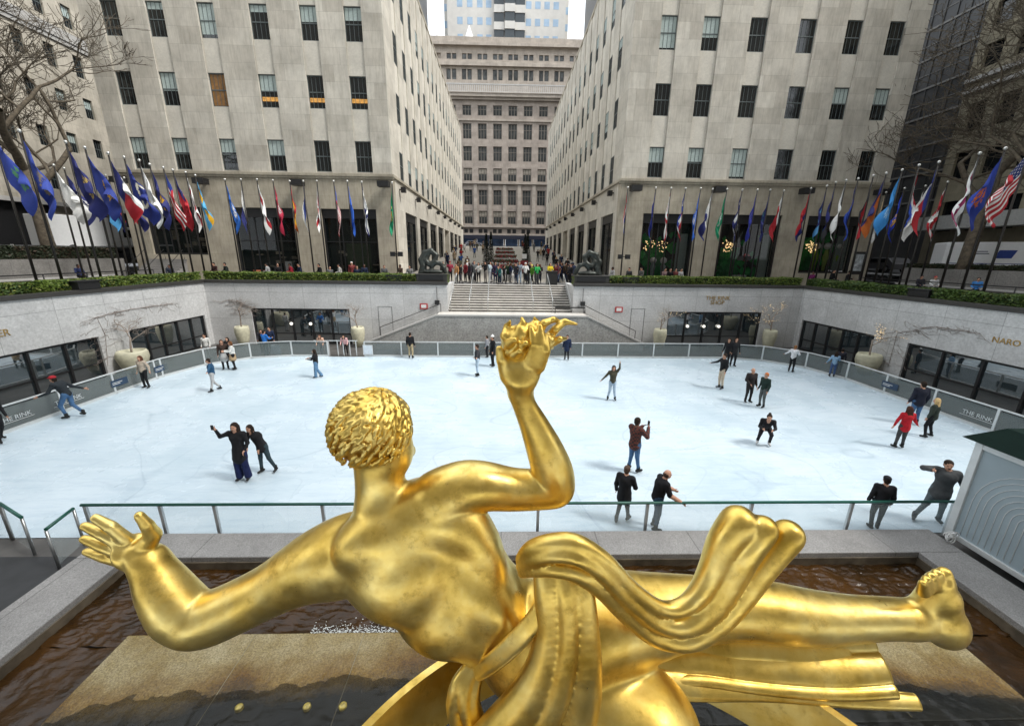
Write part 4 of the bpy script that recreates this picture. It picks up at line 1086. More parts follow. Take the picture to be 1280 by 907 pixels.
# dark planters with looping bronze sculptures
for s, x0, x1 in ((-1, -6.25, -4.05), (1, 5.3, 7.85)):
    o = MB().box(x0, x1, 29.3, 30.6, 4.652, 5.12).box(x0-.05, x1+.05, 29.25, 30.65, 5.12, 5.2).build('dark_planter', M['coping'], bevel=.015)
    MB().box(x0+.15, x1-.25, 29.27, 29.298, 4.75, 5.1).build('recessed_panel', M['black'], o)
    tag(o, 'long dark granite planter at the %s side of the stair head' % ('left' if s < 0 else 'right'), 'planter')
    cx = -5.25 if s < 0 else 6.45; e = empty('loop_sculpture', (cx, 30.0, 5.2)); tag(e, 'dark bronze sculpture of thick loops on the %s planter' % ('left' if s < 0 else 'right'), 'sculpture')
    pts = [(-.75, 0, .05), (-.6, 0, .5), (-.72, 0, .95), (-.45, .05, 1.45), (0, .1, 1.6), (.35, .1, 1.3), (.25, 0, .85), (-.15, -.1, .65), (-.4, -.05, .95), (-.2, .05, 1.3)]
    pts = [(p[0]*-s if s > 0 else p[0], p[1], p[2]) for p in pts]
    if s > 0: pts = [(-p[0], p[1], p[2]) for p in [(-p_[0], p_[1], p_[2]) for p_ in pts]]
    prims = [cone_prim(pts[i], pts[i+1], .25-.012*i, .25-.012*(i+1), .08) for i in range(len(pts)-1)]
    arch = [(-.1, 0, .1), (.05, 0, .55), (.35, 0, .78), (.7, 0, .7), (.9, 0, .4), (1.05, 0, .05)]
    arch = [(p[0]*(-1 if s > 0 else 1), p[1], p[2]) for p in arch]
    prims += [cone_prim(arch[i], arch[i+1], .17, .13, .06) for i in range(len(arch)-1)]
    prims += [ell_prim((0, 0, .12), (.85, .3, .2), None, .1)]
    sdf_mesh(prims, .04, 'body', M['bronze'], e)

# ------------------------------------------------------------------ bare trees
def bare_tree(name, label, base, h, r0, seed, depth=6, spread=.5, lean=(0, 0), cat='tree', m=None, trunk=.28, droop=0):
    m = m or (M['twig'] if cat == 'plant' else None)
    rnd = random.Random(seed); e = empty(name, base); tag(e, label, cat); tb = MB(); cb = MB()
    def grow(p, d, L, r, lv):
        n = 4; pts = [p]; rad = [r]; q = Vector(p); dd = Vector(d)
        for i in range(n):
            dd = (dd+Vector((rnd.gauss(0, .13 if lv else .05), rnd.gauss(0, .13 if lv else .05), rnd.gauss(0, .08)+.05-droop*lv))).normalized(); q = q+dd*L/n; pts.append(q.copy()); rad.append(max(r*(1-.24*(i+1)/n), .015 if cat == 'tree' else .004))
        (tb if lv == 0 else cb).tube(pts, rad, 8 if lv < 2 else (5 if lv < 4 else 3), caps=lv == 0)
        if lv >= depth: return
        k = rnd.choice((2, 3, 3)) if lv < depth-1 else 3
        for j in range(k):
            t = 1.0 if j == 0 else rnd.uniform(.35, .95); idx = t*n; i0 = min(int(idx), n-1); b0 = pts[i0].lerp(pts[i0+1], idx-i0)
            ax = Vector((rnd.gauss(0, 1), rnd.gauss(0, 1), rnd.gauss(0, .35))).normalized(); nd = (dd*(1-spread*.6)+ax*spread*rnd.uniform(.7, 1.35)).normalized()
            grow(b0, nd, L*rnd.uniform(.62, .86), rad[i0]*(.78 if j == 0 else .6), lv+1)
    grow(Vector((0, 0, 0)), Vector((lean[0], lean[1], 1)).normalized(), h*trunk, r0, 0)
    tb.build('trunk', m or M['bark'], e); cb.build('crown', m or M['bark'], e); return e
bare_tree('bare_tree', 'big bare street tree behind the flags at the left edge', (-33.9, 31.5, 5.6), 19, .42, 6, 8, .62, (-.02, 0), trunk=.34)
bare_tree('bare_tree', 'bare street tree with twisting pale limbs behind the right flags', (33.9, 29.0, 5.2), 19, .42, 9, 8, .62, (.07, -.03), trunk=.38)
bare_tree('bare_tree', 'second bare tree reaching in from the top right corner', (36.5, 25.5, 5.2), 22, .40, 17, 8, .66, (-.04, .02), trunk=.34)
bare_tree('bare_tree', 'bare tree standing against the far left building', (-38.5, 27.5, 5.6), 19, .36, 23, 7, .6, trunk=.3)

# urns with little bare trees
um = M['urn']
def urn(x, y, tall, lights, label, tl, seed, hh=1.45, r=.48):
    e = empty('stone_urn', (x, y, 0)); tag(e, label, 'urn', 'pale urns round the court')
    MB().lathe((0, 0, 0), [(0, 0), (r*.55, 0), (r*.8, hh*.3), (r, hh*.68), (r*.97, hh*.9), (r*.88, hh), (r*.78, hh), (r*.78, hh-.12), (0, hh-.12)], 24).build('vessel', um, e)
    t = bare_tree('bare_shrub', tl, (x, y, hh-.12), tall, .05, seed, 5, .7, cat='plant', trunk=.42)
    if lights:
        rnd = random.Random(seed); b = MB(); cr = [c for c in t.children if c.name.startswith('crown')][0]; vs = cr.data.vertices
        for k in range(lights): v = vs[rnd.randrange(len(vs))].co; b.sphere((v.x+rnd.gauss(0, .02), v.y, v.z), .015, 5)
        b.build('fairy_lights', M['fairy'], t)
urn(-20.55, 21.65, 2.0, 0, 'pale urn at the left wall, nearest on the left', 'bare vine shrub in the nearest left urn', 3, 1.25, .72)
urn(-18.75, 28.35, 2.1, 0, 'pale urn in the back left corner of the court', 'bare shrub in the back left corner urn', 4)
urn(-10.5, 28.4, 1.9, 0, 'pale urn right of the cafe front on the back wall', 'bare shrub in the urn right of the cafe front', 5)
urn(11.7, 28.4, 1.9, 30, 'pale urn left of the rink shop front', 'bare shrub with few lights in the urn left of the rink shop', 6)
urn(19.95, 28.35, 2.3, 110, 'pale urn right of the rink shop front in the back right corner', 'bare shrub strung with warm lights right of the rink shop', 7)
urn(21.6, 21.9, 2.2, 110, 'pale urn at the right wall beside the restaurant front', 'bare shrub strung with warm lights at the right wall', 8, 1.25, .62)
def vine(pts, seed, label, face, axis):
    rnd = random.Random(seed); b = MB()
    for k in range(44):
        a = Vector(pts[0])+Vector((0, 0, 0)); t = rnd.random(); seg = min(int(t*(len(pts)-1)), len(pts)-2); q = Vector(pts[seg]).lerp(Vector(pts[seg+1]), t*(len(pts)-1)-seg); P_ = [q]; u = rnd.choice((-1, 1))
        for i in range(6):
            d = Vector((0, rnd.gauss(.12*u, .12), rnd.gauss(-.02, .07))) if axis == 'y' else Vector((rnd.gauss(.12*u, .12), 0, rnd.gauss(-.02, .07))); P_.append(P_[-1]+d)
        b.tube(P_, [.007]*len(P_), 3, caps=False)
    b.tube(pts, [.012]*len(pts), 4, caps=False)
    tag(b.build('wall_vine', mat((.27, .22, .19), .9, 0, .3)), label, 'vine')
vine([(XL+.03, 20.9, .6), (XL+.03, 21.2, 2.2), (XL+.03, 21.0, 3.2), (XL+.03, 23, 3.35), (XL+.03, 26, 3.3)], 1, 'bare vine spreading over the left court wall above the nearest urn', XL, 'y')
vine([(XR-.03, 21.3, .6), (XR-.03, 21.3, 2.6), (XR-.03, 19.5, 3.3), (XR-.03, 17.5, 3.3)], 2, 'bare vine spreading over the right court wall left of NARO', XR, 'y')
vine([(-18.9, YW-.03, 2.0), (-18.9, YW-.03, 3.1), (-19.8, YW-.03, 3.2)], 3, 'bare vine on the back left corner of the court wall', 0, 'x')

# ------------------------------------------------------------------ promenade garden and traffic
rnd = random.Random(77)
def gp(y): return ZP+max(0, y-36.6)*.0692
for k, (y, w_) in enumerate(((37.2, 2.0), (43, 3.4), (50, 3.4), (58, 3.4), (67, 3.4), (77, 3.4))):
    e = empty('garden_planter', (.4, y, gp(y)-.1)); tag(e, 'pale stone garden bed with red flowers on the promenade, %s from the rink stair' % ('first', 'second', 'third', 'fourth', 'fifth', 'sixth')[k], 'planter', 'garden beds along the promenade')
    MB().box(-w_/2, w_/2, 0, 4.6 if k else 1.6, 0, .55).build('stone_edge', M['light_trim'], e, bevel=.03)
    b = MB()
    for i in range(260):
        x = rnd.uniform(-w_/2+.1, w_/2-.1); y2 = rnd.uniform(.1, 4.4 if k else 1.5); b.sphere((x, y2, .6+rnd.random()*.35), .09, 5, 0 if rnd.random() < .5 else 1)
    b.build('flowers', [mat((.22, .02, .025), .7), mat((.03, .06, .02), .8)], e)['kind'] = 'stuff'
def conifer(x, y, h, label):
    e = empty('slim_conifer', (x, y, gp(y)-.05)); tag(e, label, 'tree', 'slim dark conifers in the promenade garden'); MB().tube([(0, 0, 0), (0, 0, h*.9)], [.07, .02], 6).build('trunk', M['bark'], e)
    vs = []; fs = []
    for i in range(1500):
        t = rnd.random()**1.1; z_ = .3+t*(h-.3); r = (.42*(1-t)+.05)*rnd.uniform(.6, 1.1); a = rnd.uniform(0, 6.283); c = Vector((r*math.cos(a), r*math.sin(a), z_)); u = Vector((math.cos(a), math.sin(a), .8)); v_ = Vector((-math.sin(a), math.cos(a), 0)); s_ = .1
        o = len(vs); vs += [tuple(c-v_*s_*.4), tuple(c+v_*s_*.4), tuple(c+u*s_*1.3)]; fs.append((o, o+1, o+2))
    MB()._add(vs, fs).build('crown', mat((.012, .022, .012), .8, 0, .4), e)
conifer(-2.0, 50, 3.9, 'slim dark conifer left of the promenade garden, nearer of its pair'); conifer(-1.55, 54, 4.1, 'slim dark conifer left of the promenade garden, farther of its pair')
conifer(2.75, 50, 3.9, 'slim dark conifer right of the promenade garden, nearer of its pair'); conifer(3.3, 54, 4.1, 'slim dark conifer right of the promenade garden, farther of its pair')
o = MB().box(-.45, .45, -.3, .3, 0, 1.05).box(-.5, .5, -.35, .35, 1.05, 1.12).build('litter_bin', M['black'], bevel=.02); o.location = (4.15, 33.75, ZP); tag(o, 'black litter bin at the stair head between green and yellow tops', 'bin')
e = empty('info_board', (2.35, 44.0, gp(44))); tag(e, 'small white board on a red stand in the promenade garden', 'sign')
MB().box(-.25, .25, -.02, .02, 1.5, 2.0).build('board', M['white'], e); MB().box(-.4, .4, -.2, .2, 0, 1.3).build('stand', mat((.2, .015, .02), .6), e)
o = MB().box(-.8, .8, -.02, .02, .55, 1.1).box(-.75, -.7, -.02, .02, 0, .55).box(.7, .75, -.02, .02, 0, .55).build('banner_board', M['white']); o.location = (.35, 36.9, ZP); tag(o, 'low white board in front of the first garden bed', 'sign')

def vehicle(kind, loc, rz, body, label, cat):
    e = empty(kind, loc, rz); tag(e, label, cat)
    if kind == 'parked_car': L, W_, Hh = 4.6, 1.85, 1.45; prof = [(-L/2, .35), (-L/2, .85), (-L/2+.25, .95), (-L/2+.8, 1.4), (.35, 1.45), (1.15, .98), (L/2-.15, .8), (L/2, .55), (L/2, .35)]
    elif kind == 'mail_van': L, W_, Hh = 6.6, 2.3, 2.75; prof = [(-L/2, .45), (-L/2, 2.7), (-L/2+.1, 2.75), (1.9, 2.75), (2.5, 1.55), (L/2-.1, 1.25), (L/2, .9), (L/2, .45)]
    else: L, W_, Hh = 7.4, 2.4, 3.1; prof = [(-L/2, .6), (-L/2, 3.1), (1.5, 3.1), (1.5, 2.4), (2.6, 2.35), (3.3, 1.5), (L/2, 1.35), (L/2, .5)]
    b = MB(); n_ = len(prof); vs = [(x, -W_/2, z_) for x, z_ in prof]+[(x, W_/2, z_) for x, z_ in prof]
    b._add(vs, [tuple(range(n_)), tuple(range(2*n_-1, n_-1, -1))]+[(i, i+n_, (i+1) % n_+n_, (i+1) % n_) for i in range(n_)]); b.build('body', mat(body, .3, 0, .04), e, bevel=.04)
    for sx in (-L*.31, L*.32):
        for sy in (-1, 1):
            y = sy*(W_/2-.1); wh = MB().tube([(sx, y-.11, .36), (sx, y+.11, .36)], .36, 18).build('wheel', mat((.02, .02, .02), .8), e)
            MB().tube([(sx, y-.125*1, .36), (sx, y+.125, .36)], .19, 12).build('hub', M['metal'], wh)
    b = MB()
    for sy in (-1, 1):
        y0_, y1_ = sorted((sy*(W_/2+.004), sy*(W_/2+.012)))
        if kind == 'parked_car': b.box(-1.35, -.3, y0_, y1_, .98, 1.32).box(-.22, .65, y0_, y1_, .98, 1.32)
        else: b.box(1.6, 2.3, y0_, y1_, 1.45, 2.15)
    b.build('side_windows', M['glass'], e)
    if kind == 'mail_van':
        for sy in (-1, 1):
            y0_, y1_ = sorted((sy*(W_/2+.004), sy*(W_/2+.01)))
            MB().box(-2.9, 1.2, y0_, y1_, 1.12, 1.17).build('blue_stripe', mat((.02, .05, .25), .5), e)
            MB()._add([(-.5, y1_ if sy > 0 else y0_, 1.55), (.45, y1_ if sy > 0 else y0_, 1.55), (.65, y1_ if sy > 0 else y0_, 2.15), (-.3, y1_ if sy > 0 else y0_, 2.15)], [(0, 1, 2, 3)]).build('side_emblem', mat((.02, .05, .25), .5), e)
            MB().box(-1.9, -.9, y0_, y1_, 2.02, 2.08).box(-1.6, -.8, y0_, y1_, 1.86, 1.92).build('side_writing', mat((.03, .03, .08), .5), e)
    MB().box(L/2+.002, L/2+.03, -W_/2+.12, -W_/2+.4, .75, .95).build('headlight', M['bulb_white'] if 0 else M['white'], e); MB().box(L/2+.002, L/2+.03, W_/2-.4, W_/2-.12, .75, .95).build('headlight', M['white'], e)
    return e
vehicle('mail_van', (38.8, 31.2, 5.22), R_(-30), (.78, .79, .8), 'white delivery van with blue stripe and emblem parked beyond the right flags', 'van')
vehicle('box_truck', (-37.3, 38.5, 6.3), R_(74), (.72, .73, .73), 'white box truck parked on the side street behind the left flags', 'truck')
vehicle('parked_car', (-38.5, 30.0, 6.0), R_(80), (.06, .06, .07), 'dark car parked on the side street in front of the white truck', 'car')
vehicle('parked_car', (17.0, 108, 8.55), 0, (.75, .76, .78), 'white car crossing the avenue right of the garden', 'car')
vehicle('parked_car', (-7.5, 107, 8.55), 0, (.25, .26, .3), 'grey car on the avenue behind the left conifer', 'car')
vehicle('parked_car', (39.0, 40.5, 5.32), R_(85), (.12, .12, .13), 'dark car parked on the right side street behind the flags', 'car')
# stair and rail beside the left building
b = MB()
for i in range(9): b.box(-30.9+i*.42*0, -27.5, 33.9+.28*i, 35.95, 4.2+.19*i, 4.2+.19*(i+1))
tag(b.build('side_stair', M['rim']), 'grey steps climbing beside the left building to the side street', 'stairs')
b = MB()
for x in (-30.8, -29.2, -27.6): b.tube([(x, 33.7, 4.3), (x, 33.7, 5.15), (x, 35.9, 6.7), (x, 35.9, 5.9)], .025, 5)
tag(b.build('side_handrails', M['black']), 'thin black handrails on the grey steps at the left', 'handrail')
for s, X in ((-1, -23.6), (1, 25.2)):
    b = MB()
    for yy in [8+2.2*k for k in range(10)]: b.tube([(X, yy, 4.2), (X, yy, 5.35)], .03, 5)
    b.tube([(X, 8, 5.35), (X, 27.8, 5.35)], .03, 5).tube([(X, 8, 4.95), (X, 27.8, 4.95)], .02, 5)
    tag(b.build('fence_rail', M['black']), 'thin black railing under the %s row of flagpoles' % ('left' if s < 0 else 'right'), 'railing')

# ================================================================== FLAGS
W = (.78, .78, .76); NV = (.015, .02, .13); BL = (.02, .06, .35); RD = (.42, .015, .025); GN = (.0, .22, .10); SK = (.12, .36, .66); YL = (.75, .42, .02); OR = (.55, .13, .02); BK = (.02, .02, .025)
def fl_mat(c): return mat(c, .75, 0, .08, 8)
HP = 7.45
def flag(px, py, side, cols, mode, label, wide=.28, zt=11.9, row2=False, L=2.85, Hh=1.85, seed=0):
    """limp flag on a pole; cols = bands; mode h/v bands, e emblem, c canton, x cross"""
    g = gz(px, py, zt); rnd = random.Random(int(px*7+py))
    e = empty('flagpole', (g.x, g.y, ZP)); tag(e, label, 'flag', 'flags on poles round the sunken rink')
    hp = zt-ZP
    MB().tube([(0, 0, 0), (0, 0, hp-.12)], [.065, .04], 8).build('pole', M['pole'], e)
    MB().sphere((0, 0, hp-.02), .085, 12).build('finial', M['ball'], e)
    nu, nv = 34, 34; rnd = random.Random(int(px*13)); a = math.atan(wide*1.35+.02); q1, q2, q3 = rnd.uniform(.7, 1.4), rnd.uniform(0, 6), rnd.uniform(.6, 1.5); vs = []; fs = []; mi = []; top = hp-.35
    for j in range(nv+1):
        v = j/nv
        for i in range(nu+1):
            u = i/nu
            # gathered cloth: fly edge falls down, folds deepen away from the hoist
            reach = side*(.05+u*L*math.sin(a)*(.55+.45*math.sin(math.pi*min(1, v*.9+.1))))*(1 if v > .02 else .7)
            dz = -v*Hh*(.92-.15*u) - u*L*math.cos(a)*.82
            fold = math.sin(u*9*q1+v*2.5*q3+q2)*.12*u + math.sin(u*19*q3+q2*2+v)*.045*u
            x = reach + side*math.sin(u*7*q1+v*3*q3+seed)*.085*u - side*v*.10*u; y = -fold*1.4 - .08*u + math.sin(v*6+seed)*.05*u
            vs.append((x, y, top+dz))
    K = len(cols)
    for j in range(nv):
        for i in range(nu):
            p = j*(nu+1)+i; fs.append((p, p+1, p+nu+2, p+nu+1)); u = (i+.5)/nu; v = (j+.5)/nv
            if mode == 'h': c = min(int(v*K), K-1)
            elif mode == 'v': c = min(int(u*K), K-1)
            elif mode == 'e': c = 1 if ((u-.5)/.2)**2+((v-.5)/.26)**2 < 1 and mn.noise(Vector((u*13, v*13, px))) > -.08 else 0
            elif mode == 'r': r2 = ((u-.5)/.26)**2+((v-.5)/.34)**2; c = 1 if .55 < r2 < 1 else 0
            elif mode == 'x': c = 1 if abs(u-v) < .09 or abs(u+v-1) < .09 else 0
            elif mode == '+': c = 1 if abs(u-.5) < .1 or abs(v-.5) < .12 else 0
            elif mode == 'c': c = 0 if (u < .45 and v < .5) else 1+int(v*13) % (K-1)
            elif mode == 's': c = (2 if (i % 3 == 1 and j % 3 == 1) else 0) if (u < .46 and v < .56) else 1+int(v*13) % 2
            elif mode == 't': c = 0 if u < .34 else (1 if v < .5 else 2)
            else: c = 0
            mi.append(c)
    me = bpy.data.meshes.new('cloth'); me.from_pydata(vs, [], fs)
    for c in cols: me.materials.append(fl_mat(c))
    me.polygons.foreach_set('material_index', mi); me.polygons.foreach_set('use_smooth', [True]*len(fs)); me.update()
    o = bpy.data.objects.new('cloth', me); COL.objects.link(o); o.parent = e
    return e
# side: +1 cloth falls to the right of the pole, -1 to the left
FL = [
 (24,163,1,[(.03,.06,.32),(.25,.2,.15)],'e','deep blue flag with small emblem, tall pole second from the left edge',.25),
 (-12,160,1,[(.03,.06,.34),(.08,.25,.12)],'e','large blue flag with green seal at the left edge',.42),
 (82,177,1,[NV,(.5,.35,.1)],'e','navy flag with faint seal behind the white flag',.35),
 (106,184,1,[(.02,.04,.24),YL],'e','royal blue flag with gold writing left of the red tipped one',.42),
 (135,191,1,[NV,W,RD],'t','navy white and red banded flag',.35),
 (155,196,1,[(.015,.03,.2),(.7,.68,.55)],'r','dark blue flag with pale ring seal',.38),
 (174,200,1,[W,(.6,.6,.5)],'e','plain white flag hanging narrow beside blue ones',.22),
 (187,205,1,[NV,YL],'e','dark navy flag next to the narrow white one',.2),
 (204,209,1,[(.02,.05,.3),RD,W,RD],'c','red and white flag with blue canton, ninth on the left row',.2),
 (216,212,1,[NV,RD,RD],'c','red flag with navy canton on the left row',.22),
 (232,215,1,[W,RD,W],'h','white and red flag, slim, near the left corner',.12),
 (244,219,1,[(.08,.35,.6),YL,(.08,.35,.6)],'h','sky blue and yellow flag by the left corner',.16),
 (281,224,1,[(.02,.14,.55),W],'e','bright blue flag with white eagle, first on the back row left',.16),
 (301,224,-1,[W,NV],'v','white and navy flag before the left shop sign',.06),
 (321,224,1,[W,RD,W],'h','white and red flag with red tip before the left shop',.14),
 (341,225,1,[(.40,.015,.05),(.6,.5,.5)],'e','crimson flag with pale seal before the left shop',.1),
 (362,226,1,[RD,YL,OR],'h','slim red and orange flag at the edge of the left shop',.04),
 (379,226,-1,[(.015,.03,.15),W],'v','navy flag hanging straight under a floodlight',.05),
 (396,226,-1,[W,RD,W],'h','white flag with a single red patch',.05),
 (417,226,1,[(.03,.08,.4),RD,W],'c','red flag with union canton before the middle shop',.06),
 (434,226,1,[(.03,.13,.6),(.03,.10,.5)],'p','plain bright blue flag before the shop with green curtain',.08),
 (452,227,1,[W,NV,(.4,.5,.45)],'x','white and black patterned flag right of the plain blue one',.08),
 (490,228,-1,[GN,YL],'e','emerald green flag on the last pole left of the promenade',.08),
 (785,234,-1,[RD,W,(.02,.05,.3)],'h','red white and blue slim flag on the first pole right of the promenade',.03),
 (820,234.5,-1,[(.02,.03,.22),(.02,.03,.2)],'p','plain navy flag above the gold bulbs',.05),
 (839,235,-1,[W,RD,W],'x','white flag with red cross shape over the green display',.06),
 (857,235,-1,[(.02,.05,.3),W,RD],'h','blue white and red flag over the right edge of the green display',.06),
 (876,235,-1,[(.03,.14,.6),W],'e','bright blue flag at the right edge of the first green shop',.08),
 (891,236,-1,[W,NV],'v','white flag with curling navy tip',.16),
 (909,236,-1,[GN,W],'e','green flag at the left edge of the second green shop',.12),
 (928,237,-1,[NV,W,NV],'h','navy flag with white stripe above bulbs',.08),
 (947,237,-1,[(.02,.03,.3),(.1,.1,.3)],'e','indigo flag left of the red ornament',.1),
 (963,237,-1,[NV,(.04,.2,.2)],'e','dark blue green flag right of the red ornament',.1),
 (980,238,-1,[W,RD],'t','white over red flag at the right edge of the second green shop',.16),
 (1014,235,-1,[RD,RD,NV],'h','red flag with navy lower edge between the shops',.14),
 (1034,232,-1,[NV,SK],'h','navy and pale blue slim flag before the third shop',.06),
 (1045,227.5,-1,[NV,BK],'h','black and navy slim flag before the third shop',.05),
 (1058,225,-1,[W,(.6,.6,.6)],'e','white slim flag before the third shop',.07),
 (1073,223,-1,[NV,BL],'v','blue slim flag before the pale screen of the third shop',.05),
 (1092,219,-1,[BK,RD],'h','black and red flag right of the third shop',.08),
 (1108,216,-1,[NV,OR],'h','navy and orange flag by the poster case',.2),
 (1128,212,-1,[(.04,.25,.6),(.3,.5,.7)],'e','light blue flag beside a deep blue one on the right row',.2),
 (1149,206,1,[RD,W,(.04,.1,.5)],'h','red white and blue patterned flag on the right row',.06),
 (1174,202,-1,[(.015,.03,.2),W,RD],'t','navy flag with white and red panels on the right row',.2),
 (1225,191,-1,[W,(.35,.03,.12),W],'h','white flag with maroon stripe left of the large blue flag',.1),
 (1257,185,-1,[(.02,.05,.33),OR],'e','large royal blue flag with orange and white crest near the right edge',.34),
 (1290,178,-1,[(.015,.03,.15),RD,W],'s','striped red and white flag with dark starred canton at the right edge',.42),
]
for i, r in enumerate(FL): flag(r[0], r[1], r[2], r[3], r[4], r[5], r[6], seed=i*1.7)
B2 = [(67,206,1,[W,(.7,.7,.65)],'e','big plain white flag in the outer left row',.5),
 (80,210,1,[NV,W],'e','navy flag with white stars behind the big white one',.42),
 (122,217,1,[(.1,.4,.75),(.1,.4,.75)],'p','light sky blue flag in the outer left row',.2),
 (132,219,1,[RD,NV],'h','small red and navy flag deep in the outer left row',.2),
 (155,222,1,[W,RD,NV],'v','white red and navy flag in the outer left row',.25),
 (1108,240,-1,[(.65,.5,.3),W],'h','cream and white flag in the outer right row',.1),
 (1131,235,-1,[(.02,.06,.55),YL],'e','vivid blue flag with small gold mark in the outer right row',.12),
 (1157,232,-1,[W,RD],'e','white flag with red disc in the outer right row',.2),
 (1185,227,-1,[RD,W,NV],'x','red white and navy crossed flag in the outer right row',.16)]
for i, r in enumerate(B2): flag(r[0], r[1], r[2], r[3], r[4], r[5], r[6], seed=i*2.3+50)
for (x, s, lb) in ((-8.57, -1, 'last left pole'), (9.95, 1, 'first right pole'), (19.95, 1, 'pole between the second and third green shop')):
    o = MB().box(-.48, -.12, -.15, .15, -.18, .18).box(.12, .48, -.15, .15, -.18, .18).box(-.12, .12, -.03, .03, -.03, .03).build('pole_spotlights', M['black']); o.location = (x, 33.15, 6.55)
    tag(o, 'pair of black spotlights clamped to the ' + lb, 'spotlight', 'spotlight pairs on flagpoles')
e = empty('poster_case', (30.6, 34.2, ZP)); tag(e, 'dark framed poster case on two legs between the right flags', 'sign')
MB().box(-.5, .5, -.05, .05, 1.1, 3.0).build('frame', M['black'], e); MB().box(-.35, .35, -.06, -.051, 1.4, 2.8).build('poster', mat((.35, .38, .4), .5, 0, .7, 4), e); MB().box(-.45, -.38, -.03, .03, 0, 1.1).box(.38, .45, -.03, .03, 0, 1.1).build('legs', M['black'], e)
# the tall office tower standing behind the viewer, seen only as the dim band it mirrors in the gilding
tw = MB(); tw.box(-46, 48, -40, -12, 3.9, 120)
tag(tw.build('office_tower', mat((.38, .35, .30), .8, 0, .25, .3)), 'tall limestone tower standing behind the viewpoint', 'building')
# ================================================================== GILDED FIGURE
m, nt, b = _new('gilding'); M['gold'] = m
n1 = noise_fac(nt, 1.6, 6, .65); n2 = noise_fac(nt, 26, 5, .7); n3 = noise_fac(nt, 5, 5, .7)
r1 = ramp(nt, n1.outputs[0], [(.3, (.58, .37, .06)), (.48, (.80, .56, .14)), (.66, (.90, .71, .26))])
r2 = ramp(nt, n3.outputs[0], [(.30, (.50, .44, .34)), (.43, (1, 1, 1))])
c = mix(nt, r1.outputs[0], r2.outputs[0], .55, 'MULTIPLY')
nt.links.new(c, b.inputs['Base Color']); b.inputs['Metallic'].default_value = 1
rr = ramp(nt, n3.outputs[0], [(.3, (.52,)*3), (.7, (.27,)*3)]); nt.links.new(rr.outputs[0], b.inputs['Roughness'])
bump(nt, b, n2.outputs[0], .12, .01)
M['tarnish'] = mat((.10, .055, .02), .8, .2, .4, 30, bmp=.5)

def D_(p): return (p-CP).dot(FWD)
def SP(px, py, y, r=0):
    p = gy(px, py, y); return p, r/F*D_(p)
def pc(a, b, k=.05, m=0):
    (p, r1), (q, r2) = SP(*a), SP(*b); return cone_prim(p, q, r1, r2, k, m)
VX = (RM @ Vector((1, 0, 0))).normalized(); VZ = (RM @ Vector((0, 1, 0))).normalized()
def pe(px, py, y, ru, rv, rd, ang, k=.08, sub=False):
    """ellipsoid; ru along image direction ang (deg, clockwise from right), rv across, rd in depth (all in px)"""
    p = gy(px, py, y); s = D_(p)/F; d = (p-CP).normalized(); a = R_(ang)
    u = VX*math.cos(a)-VZ*math.sin(a); u = (u-d*u.dot(d)).normalized(); v = d.cross(u).normalized()
    return ell_prim(p, (ru*s, rv*s, rd*s), (u, v, d), k, 0, sub)
fig = empty('gilded_statue', (0.9, 2.8, 1.0)); tag(fig, 'large gilded statue of a reclining bare backed figure with flowing cloth above the fountain', 'statue')
INV = Matrix.Translation((-0.9, -2.8, -1.0))
def adopt(o, parent=fig):
    o.parent = parent; o.matrix_parent_inverse = Matrix.Translation((-0.9, -2.8, -1.0)) if parent is fig else Matrix(); return o
Y0 = 3.05
pr = []
# torso
def limb(pts, k=.022, sub_=5):
    """smooth tapering limb through (px, py, y, radius px) points"""
    out = []; n = len(pts)
    def cr(i, t, c):
        a, b, d, e = (pts[max(i-1, 0)][c], pts[i][c], pts[min(i+1, n-1)][c], pts[min(i+2, n-1)][c])
        return .5*((2*b)+(-a+d)*t+(2*a-5*b+4*d-e)*t*t+(-a+3*b-3*d+e)*t**3)
    P_ = [tuple(cr(i, j/sub_, c) for c in range(4)) for i in range(n-1) for j in range(sub_)]+[pts[-1]]
    return [pc(P_[i], P_[i+1], k) for i in range(len(P_)-1)]
pr += [pe(522, 684, Y0, 76, 88, 54, 45, .09), pe(566, 731, Y0-.05, 78, 76, 50, 45, .09), pe(612, 762, Y0-.10, 66, 60, 46, 42, .08),
       pe(672, 802, Y0-.16, 84, 70, 60, 25, .10)]
# upper back and neck
pr += [pe(506, 652, Y0, 88, 44, 46, -28, .12)]
pr += limb([(472, 575, Y0+.06, 26), (475, 602, Y0+.05, 26), (481, 632, Y0+.03, 33), (492, 665, Y0, 50)], .05)
# long masses either side of the spine furrow, shoulder blades
pr += [pe(584, 712, Y0-.12, 92, 34, 32, 52, .13), pe(524, 742, Y0-.13, 96, 26, 30, 40, .11), pe(590, 664, Y0-.01, 58, 28, 36, 58, .16), pe(552, 642, Y0-.06, 50, 32, 26, 25, .16), pe(450, 702, Y0-.08, 46, 28, 24, 70, .15)]
# left arm (lower left in view)
pr += limb([(448, 688, Y0, 46), (420, 697, Y0, 44), (385, 710, Y0-.01, 37), (340, 735, Y0-.03, 30), (297, 757, Y0-.06, 29), (262, 772, Y0-.08, 29), (240, 775, Y0-.09, 28)], .05)
pr += limb([(240, 775, Y0-.09, 28), (224, 762, Y0-.08, 31), (205, 735, Y0-.05, 27), (193, 714, Y0-.02, 21.5), (185, 700, Y0, 20)], .03)
